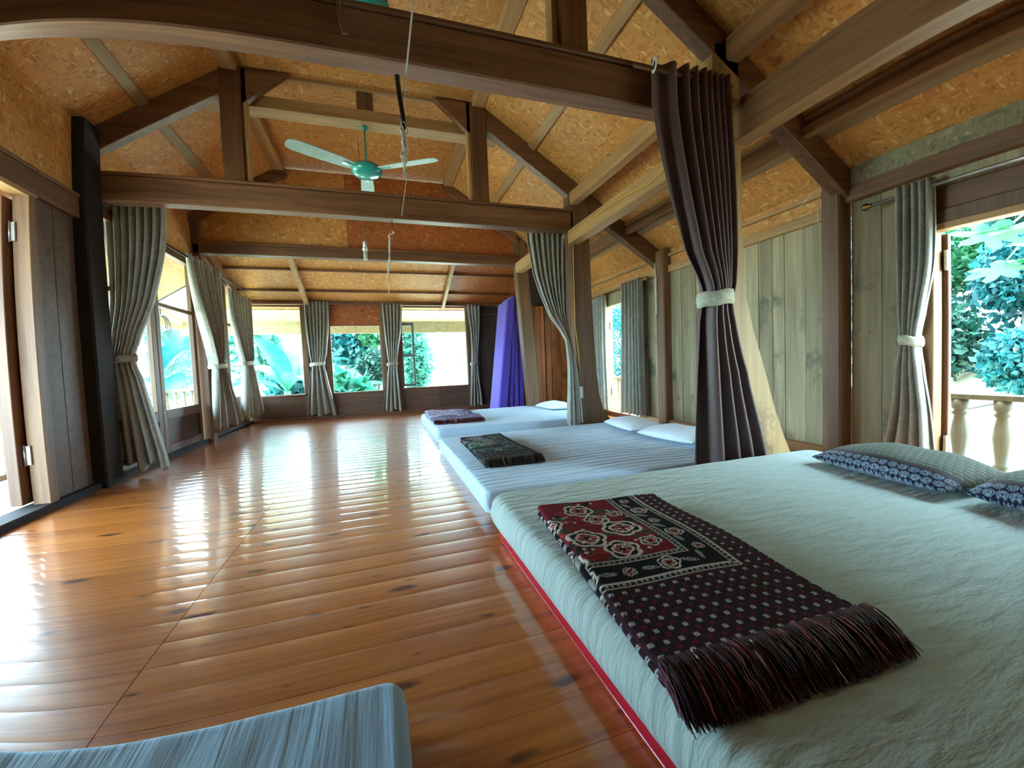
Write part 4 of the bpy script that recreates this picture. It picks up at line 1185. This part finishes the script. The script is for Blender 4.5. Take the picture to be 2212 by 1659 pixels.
def rod(p0, p1, r, label, mat, finial=None):
    root = empty('curtain_rod', p0, label, 'curtain rod', 'curtain rods')
    tube('pole', [p0, p1], r, mat, root, 10)
    d = (Vector(p1)-Vector(p0)).normalized()
    for p, s in ((p0, -1), (p1, 1)):
        if finial and s in finial:
            c = Vector(p)
            pts = [c+d*s*q for q in (0, 0.012, 0.02, 0.035, 0.055, 0.068)]
            tube('finial', pts, [0.010, 0.016, 0.011, 0.026, 0.022, 0.004], MAT['brass'], root, 10)
    return root
rod((-1.93, 4.7, 2.12), (-1.93, 7.6, 2.12), 0.011, 'dark curtain rod along the glazed left wall', MAT['black'])
rod((-2.0, 7.57, 1.95), (1.95, 7.57, 1.95), 0.010, 'thin curtain rod above the far windows', MAT['brown_x'])
rod((3.10, 1.80, 1.74), (3.10, 0.2, 1.74), 0.011, 'pale curtain rod with carved finial by the right door', MAT['steel'], (-1,))
rod((3.10, 4.2, 1.765), (3.10, 5.55, 1.735), 0.010, 'curtain rod above the narrow far door', MAT['brass'], (-1, 1))
rod((1.36, 1.885, 2.35), (2.02, 1.885, 2.35), 0.012, 'brown curtain rod carrying the chocolate curtain', MAT['dark_x'])
rod((1.55, 4.19, 2.23), (2.14, 4.19, 2.23), 0.010, 'curtain rod of the slim pale curtain', MAT['brown_x'])
rod((-2.1, 4.19, 2.25), (-1.6, 4.19, 2.25), 0.010, 'curtain rod of the large left curtain', MAT['brown_x'])

# ------------------------------------------------------------------ ceiling fans
def fan(x, y, z, ztop, rot, label):
    t = empty('ceiling_fan', (x, y, z), label, 'fan', 'teal ceiling fans')
    tube('down_rod', [(x, y, z+0.05), (x, y, ztop)], 0.010, MAT['teal'], t, 10)
    lathe('canopy', [(0.012, -0.04), (0.022, -0.03), (0.026, -0.01), (0.026, 0.0)], (x, y, ztop), MAT['teal'], t, 20)
    lathe('motor_housing', [(0.012, 0.075), (0.05, 0.06), (0.115, 0.05), (0.14, 0.025), (0.145, 0.0), (0.135, -0.02), (0.10, -0.045), (0.05, -0.058), (0.0, -0.062)], (x, y, z), MAT['teal'], t, 36)
    for k in range(3):
        a = rot+k*2*PI/3
        c, s = math.cos(a), math.sin(a)
        V, F = [], []
        prof = [(0.13, 0.045), (0.2, 0.055), (0.3, 0.062), (0.5, 0.068), (0.66, 0.066), (0.71, 0.045), (0.72, 0.02)]
        for r, w in prof:
            for q, hz in ((-1, -0.003), (1, -0.003), (1, 0.003), (-1, 0.003)):
                u, v = r, q*w
                V.append((x+u*c-v*s, y+u*s+v*c, z+0.012+hz+q*0.014*(w/0.068)))
        m = len(prof)
        for i in range(m-1):
            for q in range(4): F.append((i*4+q, i*4+(q+1) % 4, (i+1)*4+(q+1) % 4, (i+1)*4+q))
        F.append((3, 2, 1, 0)); F.append(tuple((m-1)*4+q for q in range(4)))
        b = pyd('blade', V, F, MAT['blade'], t)
        pyd('blade_arm', [(x+r*c-v*s, y+r*s+v*c, z+0.004+h) for r in (0.10, 0.24) for v, h in ((-0.02, 0), (0.02, 0), (0.02, 0.006), (-0.02, 0.006))], [(0,1,5,4),(1,2,6,5),(2,3,7,6),(3,0,4,7),(3,2,1,0),(4,5,6,7)], MAT['teal'], b)
    return t
fan(-0.01, 4.19, 2.70, 3.12, math.radians(90), 'teal ceiling fan hanging behind the second truss')
fan(0.0, 2.21, 2.63, 3.12, math.radians(30), 'second teal ceiling fan, cut off by the top picture edge')

# ------------------------------------------------------------------ hanging bits
def string(name, ptsets, r, mat, label, cat, extra=None):
    root = empty(name, ptsets[0][0], label, cat)
    for ps in ptsets: tube('strand', ps, r, mat, root, 6)
    return root
rg = random.Random(21)
s1 = string('hanging_string', [[(0.30, 1.78, 3.415), (0.235, 1.78, 2.72), (0.22, 1.78, 2.36), (0.15, 1.78, 1.87)]], 0.0035, MAT['string'], 'white string with black tube and tangled ends before the nearest truss', 'string')
tube('rubber_tube', [(0.135, 1.78, 2.01), (0.14, 1.78, 1.93), (0.15, 1.78, 1.85), (0.152, 1.78, 1.80)], 0.010, MAT['black'], s1, 10)
for k in range(9):
    x0 = 0.15+rg.uniform(-0.01, 0.012)
    ln = rg.uniform(0.08, 0.26)
    pts = [(x0+rg.uniform(-0.012, 0.012)*math.sin(PI*i/6), 1.78+rg.uniform(-0.012, 0.012), 1.82-ln*i/6) for i in range(7)]
    tube('strand', pts, 0.0028, MAT['string'], s1, 6)
tube('strand', [(0.155, 1.78, 1.62), (0.15, 1.78, 1.58), (0.135, 1.78, 1.5), (0.125, 1.78, 1.44)], 0.0014, MAT['string'], s1, 5)
s2 = string('hanging_string', [[(0.19, 4.03, 2.2), (0.185, 4.03, 2.12)]], 0.004, MAT['black'], 'looped white string hanging under the second truss beam', 'string')
tube('strand', [(0.185+0.03*math.sin(a)*(0.4+a/6), 4.03+0.01*math.cos(a), 2.10-0.02*a/2) for a in np.linspace(0, 6.3, 20)], 0.005, MAT['string'], s2, 6)
for k in range(3):
    tube('strand', [(0.17-0.008*i+rg.uniform(-0.008, 0.008), 4.03+rg.uniform(-0.008, 0.008), 2.08-(0.07+0.012*k)*i) for i in range(7)], 0.0035, MAT['string'], s2, 6)
bl = empty('energy_saving_bulb', (-0.08, 5.0, 2.09), 'white energy-saving bulb hanging before the gable panel', 'bulb')
tube('flex', [(-0.09, 5.0, 3.40), (-0.085, 5.0, 2.8), (-0.075, 5.0, 2.27)], 0.004, MAT['brown_z'], bl, 6)
lathe('holder', [(0.0, 0.19), (0.018, 0.185), (0.022, 0.15), (0.022, 0.12)], (-0.078, 5.0, 2.09), MAT['white'], bl, 14)
lathe('ballast', [(0.022, 0.12), (0.028, 0.115), (0.03, 0.09), (0.024, 0.075)], (-0.078, 5.0, 2.09), MAT['white'], bl, 14)
for k in range(3):
    a = 2*PI*k/3
    cx_, cy_ = -0.078+0.014*math.cos(a), 5.0+0.014*math.sin(a)
    tx, ty = -math.sin(a), math.cos(a)
    tube('glass_tube', [(cx_+tx*0.009, cy_+ty*0.009, 2.17), (cx_+tx*0.009, cy_+ty*0.009, 2.08), (cx_+tx*0.005, cy_+ty*0.005, 2.068), (cx_-tx*0.005, cy_-ty*0.005, 2.068), (cx_-tx*0.009, cy_-ty*0.009, 2.08), (cx_-tx*0.009, cy_-ty*0.009, 2.17)], 0.007, MAT['bulb'], bl, 8)
tb = empty('pale_tube', (2.35, 2.16, 2.49), 'pale tube lamp above the brown curtain', 'fitting')  # slim white tube mounted on a white batten
tube('glass_tube', [(2.16, 2.16, 2.50), (2.48, 2.16, 2.50)], 0.013, MAT['bulb'], tb, 12)
box('batten', (2.14, 2.50), (2.175, 2.2), (2.49, 2.53), MAT['white'], tb)
sk = empty('wall_socket', (2.06, 3.97, 0.4), 'white double socket screwed to the flared post', 'socket')
box('plate', (2.045, 2.105), (3.955, 3.98), (0.40, 0.53), MAT['white'], sk, 0.004)
box('insert', (2.055, 2.095), (3.950, 3.956), (0.42, 0.51), MAT['bulb'], sk, 0.001)
cab = tube('yellow_cable', [(1.984, 2.2, 2.16), (1.984, 2.6, 2.10), (1.984, 3.1, 2.15), (1.984, 3.6, 2.14), (1.984, 3.93, 2.13), (2.04, 3.965, 2.12), (2.04, 3.966, 1.95), (2.04, 3.972, 1.2), (2.075, 3.972, 0.9), (2.078, 3.97, 0.53)], 0.005, MAT['yellow'], None, 6)
setp(cab, 'yellow cable running along the plate beam and down the flared post', 'cable')
st = string('hanging_string', [[(3.06, 2.12, 1.97), (3.05, 2.2, 1.92), (3.06, 2.27, 1.88)], [(3.08, 2.14, 1.93), (3.08, 2.14, 1.72)]], 0.0025, MAT['string'], 'short white string tied to the brown wall post', 'string')
st = string('hanging_string', [[(3.08, 3.97, 1.9), (3.08, 3.97, 1.75), (3.075, 3.965, 1.28)], [(3.085, 3.96, 1.75), (3.08, 3.955, 1.3)]], 0.006, MAT['string'], 'pale cord hanging on the wall post near the far grey curtain', 'string')
hk = tube('bent_nail', [(-0.085, 1.94, 2.43), (-0.085, 1.938, 2.36), (-0.075, 1.938, 2.29), (-0.07, 1.938, 2.26), (-0.055, 1.938, 2.265)], 0.009, MAT['brown_z'], None, 6)
setp(hk, 'bent hook hammered into the nearest truss beam', 'hook')

wc = empty('wire_coil', (-3.2, 7.75, 1.62), 'loose coil of wire hanging under the balcony eave', 'wire')
for k in range(4):
    r_ = 0.16+0.03*k
    tube('loop', [(-3.2+0.012*k, 7.75+r_*math.cos(a)*0.9, 1.66+r_*math.sin(a)*0.75-0.02*k) for a in np.linspace(0, 6.2, 26)], 0.006, MAT['black'], wc, 5)
tube('hook', [(-3.2, 7.75, 1.98), (-3.2, 7.75, 1.80)], 0.008, MAT['black'], wc, 5)
# purple folding mattress leaning beside the post
pm_ = empty('folding_mattress', (2.05, 6.45, 0), 'purple folding mattress standing upright by the leaning post', 'mattress')
for k, (xb, xt, ya, yb_, hh) in enumerate(((1.79, 2.03, 6.30, 6.85, 1.86), (1.99, 2.12, 6.34, 6.88, 1.93), (2.10, 2.17, 6.36, 6.9, 1.9), (2.2, 2.24, 6.38, 6.92, 1.88))):
    w = 0.17 if k == 0 else 0.09
    prism('section', [(xb, 0.0), (xb+w, 0.0), (xt+w*0.8, hh), (xt, hh)], 'y', ya, yb_, MAT['purple'], pm_, 0.02)

# ------------------------------------------------------------------ plants outside
def leafcloud(name, c, rad, n, size, mat, parent, seed, shell=0.3, droop=0.3):
    r = np.random.RandomState(seed)
    d = r.normal(size=(n, 3)); d /= np.linalg.norm(d, axis=1)[:, None]
    rr = (shell+(1-shell)*r.rand(n))**(1/2.0)
    P = np.array(c)+d*rr[:, None]*np.array(rad)
    t = r.normal(size=(n, 3)); t[:, 2] -= droop; t /= np.linalg.norm(t, axis=1)[:, None]
    w = np.cross(t, r.normal(size=(n, 3))); w /= np.linalg.norm(w, axis=1)[:, None]
    nn = np.cross(t, w)
    L = size*(0.6+0.8*r.rand(n))[:, None]; W = L*0.26
    V = np.stack([P, P+t*L*0.5+w*W+nn*L*0.06, P+t*L, P+t*L*0.5-w*W+nn*L*0.06], 1).reshape(-1, 3)
    me = bpy.data.meshes.new(name)
    me.vertices.add(4*n); me.vertices.foreach_set('co', V.astype(np.float32).ravel())
    me.loops.add(4*n); me.loops.foreach_set('vertex_index', np.arange(4*n, dtype=np.int32))
    me.polygons.add(n); me.polygons.foreach_set('loop_start', np.arange(0, 4*n, 4, dtype=np.int32)); me.polygons.foreach_set('loop_total', np.full(n, 4, dtype=np.int32))
    me.update(); me.validate()
    o = add(name, me, mat, parent)
    return o
def shrub(c, rad, n, size, mat, label, seed, z0=-2.2, name='shrub', cat='shrub', trunk=0.05):
    t = empty(name, (c[0], c[1], z0), label, cat, 'plants outside the windows')
    leafcloud('foliage', c, rad, n, size, mat, t, seed)['kind'] = 'stuff'
    rg = random.Random(seed)
    tube('trunk', [(c[0], c[1], z0), (c[0]+rg.uniform(-0.1, 0.1), c[1], (z0+c[2])/2), (c[0], c[1], c[2]+rad[2]*0.3)], [trunk*1.3, trunk, trunk*0.5], MAT['bark'], t, 8)
    return t
def banana(x, y, z0, stem_h, leaves, label, mat, seed):
    t = empty('banana_plant', (x, y, z0), label, 'banana plant', 'banana plants outside the windows')
    tube('stem', [(x, y, z0), (x+0.03, y, z0+stem_h*0.5), (x, y, z0+stem_h)], [0.13, 0.11, 0.07], MAT['stem'], t, 12)
    rg = random.Random(seed)
    for az, L, W, el, dr in leaves:
        az = math.radians(az); el = math.radians(el)
        V, F = [], []
        m, q = 16, 7
        px, pz, ang = 0.0, 0.0, el
        for i in range(m):
            u = i/(m-1)
            wid = W*(0.06 if u < 0.12 else math.sin(PI*min(1, (u-0.12)/0.88)**0.75)**0.7+0.02)
            for j in range(q):
                v = (j/(q-1)-0.5)*2
                sx = v*wid/2
                sz = abs(v)*wid*0.22+0.012*math.sin(17*u+3*v)*abs(v)
                hx = px-sz*math.sin(ang); hz = pz+sz*math.cos(ang)
                V.append((x+hx*math.cos(az)-sx*math.sin(az), y+hx*math.sin(az)+sx*math.cos(az), z0+stem_h-0.05+hz))
            px += L/(m-1)*math.cos(ang); pz += L/(m-1)*math.sin(ang)
            ang -= dr/(m-1)
        pyd('leaf', V, grid_faces(q, m), mat, t, True)
    return t
B, T_, D_, LM = MAT['leaf_banana'], MAT['leaf_teal'], MAT['leaf_dark'], MAT['leaf_lime']
banana(-2.0, 10.3, -2.2, 2.6, [(250, 1.7, 0.5, 74, 1.0), (20, 1.7, 0.5, 62, 1.3), (150, 1.6, 0.5, 58, 1.4), (300, 1.5, 0.5, 50, 1.6), (90, 1.7, 0.5, 70, 1.0), (200, 1.5, 0.42, 40, 1.5)], 'tall banana plant filling the left far window', B, 1)
banana(-0.95, 11.6, -2.2, 2.2, [(270, 1.6, 0.5, 66, 1.2), (0, 1.5, 0.45, 55, 1.5), (180, 1.6, 0.5, 60, 1.3), (60, 1.5, 0.45, 70, 1.0), (320, 1.4, 0.45, 35, 1.2)], 'banana plant just behind the tied curtain at the left far window', B, 2)
banana(-2.3, 9.4, -2.2, 1.9, [(280, 1.4, 0.42, 50, 1.4), (340, 1.5, 0.42, 38, 1.3), (30, 1.4, 0.42, 60, 1.2), (210, 1.3, 0.4, 45, 1.4)], 'low banana plant at the bottom of the left far window', LM, 3)
banana(-4.5, 10.6, -2.2, 3.0, [(300, 1.8, 0.62, 10, 0.9), (240, 1.7, 0.55, 60, 1.3), (0, 1.7, 0.55, 40, 1.4), (120, 1.6, 0.5, 62, 1.3), (330, 1.6, 0.6, 64, 1.5), (270, 1.7, 0.6, 28, 1.2)], 'banana plant with broad blue-green leaves outside the glazed left wall', T_, 4)
banana(-5.2, 13.2, -2.2, 3.4, [(300, 1.8, 0.6, 62, 1.3), (250, 1.7, 0.55, 40, 1.3), (10, 1.7, 0.55, 55, 1.4), (120, 1.6, 0.5, 62, 1.3)], 'banana plant beyond the balcony near the far left corner', B, 5)
banana(-0.3, 9.9, -2.2, 1.85, [(300, 1.0, 0.34, 30, 1.0), (0, 1.1, 0.36, 25, 1.0), (210, 1.0, 0.34, 30, 1.2), (90, 1.0, 0.3, 60, 1.0)], 'small banana plant below the middle far window', LM, 6)
shrub((0.0, 12.2, 0.9), (0.62, 0.55, 0.55), 1700, 0.15, D_, 'dark leafy shrub behind the middle far window', 31)
shrub((0.15, 13.6, 2.2), (0.85, 0.7, 0.8), 1400, 0.2, LM, 'light green tree crown at the top of the middle far window', 32, name='tree', cat='tree', trunk=0.09)
shrub((1.15, 13.4, 1.1), (0.42, 0.4, 1.2), 1300, 0.22, MAT['leaf_pale'], 'slender blue-green tree seen through the brightest far window', 33, name='tree', cat='tree', trunk=0.08)
shrub((-8.0, 18.5, 1.6), (2.2, 1.6, 1.8), 1500, 0.28, MAT['leaf_pale'], 'pale tree far behind the banana plants', 34, name='tree', cat='tree', trunk=0.12)
shrub((-2.1, 12.4, 0.35), (0.75, 0.5, 0.5), 420, 0.42, T_, 'broad-leaved bluish bush at the foot of the left far window', 41)
shrub((-0.75, 10.9, 0.25), (0.55, 0.4, 0.35), 260, 0.42, B, 'broad-leaved green bush at the foot of the middle far window', 42)
shrub((-0.85, 14.2, 1.7), (0.7, 0.6, 0.8), 700, 0.3, T_, 'bluish tree crown at the upper left of the middle far window', 43, name='tree', cat='tree', trunk=0.07)
shrub((-3.6, 13.9, 1.5), (0.8, 0.7, 0.9), 700, 0.34, MAT['leaf_pale'], 'pale tree crown high in the left far window', 44, name='tree', cat='tree', trunk=0.07)
t = empty('bare_sapling', (2.45, 11.5, -2.2), 'leaning bare sapling in the brightest far window', 'tree', 'plants outside the windows')
tube('trunk', [(2.7, 11.5, -2.2), (2.3, 11.5, 0.6), (1.85, 11.5, 2.6)], [0.035, 0.028, 0.02], MAT['bark'], t, 8)
tube('branch', [(2.25, 11.5, 0.9), (2.55, 11.5, 1.9), (2.7, 11.5, 2.6)], [0.016, 0.012, 0.008], MAT['bark'], t, 6)

# right hillside: slope with shrubs, a papaya by the railing, one slanting cable
hv, hf = [], []
nx_, ny_ = 26, 30
rs = np.random.RandomState(4)
for j in range(ny_):
    for i in range(nx_):
        x = 6.0+i*0.5; y = -6+j*0.9
        z = -2.2+max(0, (x-7.6))*1.15+0.25*math.sin(1.3*x+0.7*y)+0.15*rs.rand()-0.1
        hv.append((x, y, z))
hs = pyd('hill_slope', hv, grid_faces(nx_, ny_), MAT['soil'], None, True)
setp(hs, 'steep pale green hillside beyond the right porch', 'hillside', None, 'structure')
hl = [((9.0, 3.1, 0.55), (0.55, 0.6, 0.5), T_, 'bluish shrub low on the hillside beyond the balusters'),
      ((9.3, 4.45, 0.95), (0.6, 0.6, 0.7), D_, 'dark shrub low on the hillside by the door jamb'),
      ((9.9, 3.5, 2.0), (0.6, 0.65, 0.65), T_, 'broad bluish shrub in the middle of the right door view'),
      ((9.6, 2.3, 1.5), (0.6, 0.6, 0.7), D_, 'dark shrub on the hillside toward the picture edge'),
      ((10.4, 4.9, 2.6), (0.65, 0.7, 0.8), LM, 'lime shrub high on the hillside by the door jamb'),
      ((10.9, 3.6, 3.6), (0.8, 0.9, 0.75), D_, 'dark shrub at the top of the right door view'),
      ((7.6, 11.9, 1.3), (1.0, 1.0, 1.3), T_, 'bluish tree glimpsed through the narrow far door'),
      ((8.8, 14.6, 2.9), (1.2, 1.1, 1.2), LM, 'lime green tree glimpsed above through the narrow far door')]
for k, (c, r_, m_, lb) in enumerate(hl):
    hz = -2.2+max(0, c[0]-7.6)*1.15
    shrub(c, r_, 3200, 0.13, m_, lb, 60+k, z0=hz-0.2)
rs = np.random.RandomState(9)
us = empty('undergrowth', (9.5, 3, 0), 'tangled blue-green undergrowth covering the hillside', 'undergrowth', None, 'stuff')
n = 16000
X_ = 9.6+rs.rand(n)*4.6; Y_ = -2+rs.rand(n)*15
Z_ = -2.2+np.clip(X_-7.6, 0, None)*1.15+rs.rand(n)*0.6
uo = leafcloud('foliage', (0, 0, 0), (1, 1, 1), n, 0.17, T_, None, 5)
co = np.zeros(n*12, dtype=np.float32); uo.data.vertices.foreach_get('co', co); co = co.reshape(n, 4, 3)
co = co-co[:, :1]+np.stack([X_, Y_, Z_], -1)[:, None, :]-np.array([9.5, 3, 0])
uo.data.vertices.foreach_set('co', co.astype(np.float32).ravel()); uo.data.update(); uo.parent = us
py = empty('papaya_tree', (5.35, 1.95, -2.2), 'papaya tree with thin stalks and lime leaves at the right door', 'tree', 'plants outside the windows')
tube('trunk', [(5.4, 1.62, -2.2), (5.36, 1.62, 0.0), (5.3, 1.62, 2.0)], [0.085, 0.075, 0.055], MAT['bark'], py, 12)
rg = random.Random(77)
for k in range(13):
    az = rg.uniform(0, 2*PI); L = rg.uniform(0.7, 1.1); el = rg.uniform(-0.35, 0.75); zc = rg.uniform(1.25, 2.0)
    d = Vector((math.cos(az)*math.cos(el), math.sin(az)*math.cos(el), math.sin(el)))
    p0 = Vector((5.31, 1.62, zc)); p1 = p0+d*L*0.5+Vector((0, 0, 0.06)); p2 = p0+d*L
    st_ = tube('leaf_stalk', [p0, p1, p2], [0.014, 0.011, 0.007], MAT['stem'], py, 6)
    V, F = [], []
    ax1 = d; ax2 = d.cross(Vector((0, 0, 1))).normalized(); nrm = ax1.cross(ax2)
    R = rg.uniform(0.2, 0.3)
    V.append(p2)
    m = 28
    for i in range(m):
        a = 2*PI*i/m
        rr = R*(0.45+0.55*abs(math.cos(3.5*a)))
        V.append(p2+ax1*rr*math.cos(a)+ax2*rr*math.sin(a)+nrm*(0.25*rr*rr/R-0.05*abs(math.cos(3.5*a))))
    for i in range(m): F.append((0, 1+i, 1+(i+1) % m))
    pyd('leaf', V, F, LM, st_, True)
cb = tube('slanting_cable', [(6.2, 3.6, -0.2), (5.6, 2.6, 0.1), (5.0, 1.2, 0.55), (4.6, 0.2, 0.9)], 0.012, MAT['black'], None, 6)
setp(cb, 'dark cable slanting across the right door view', 'cable')
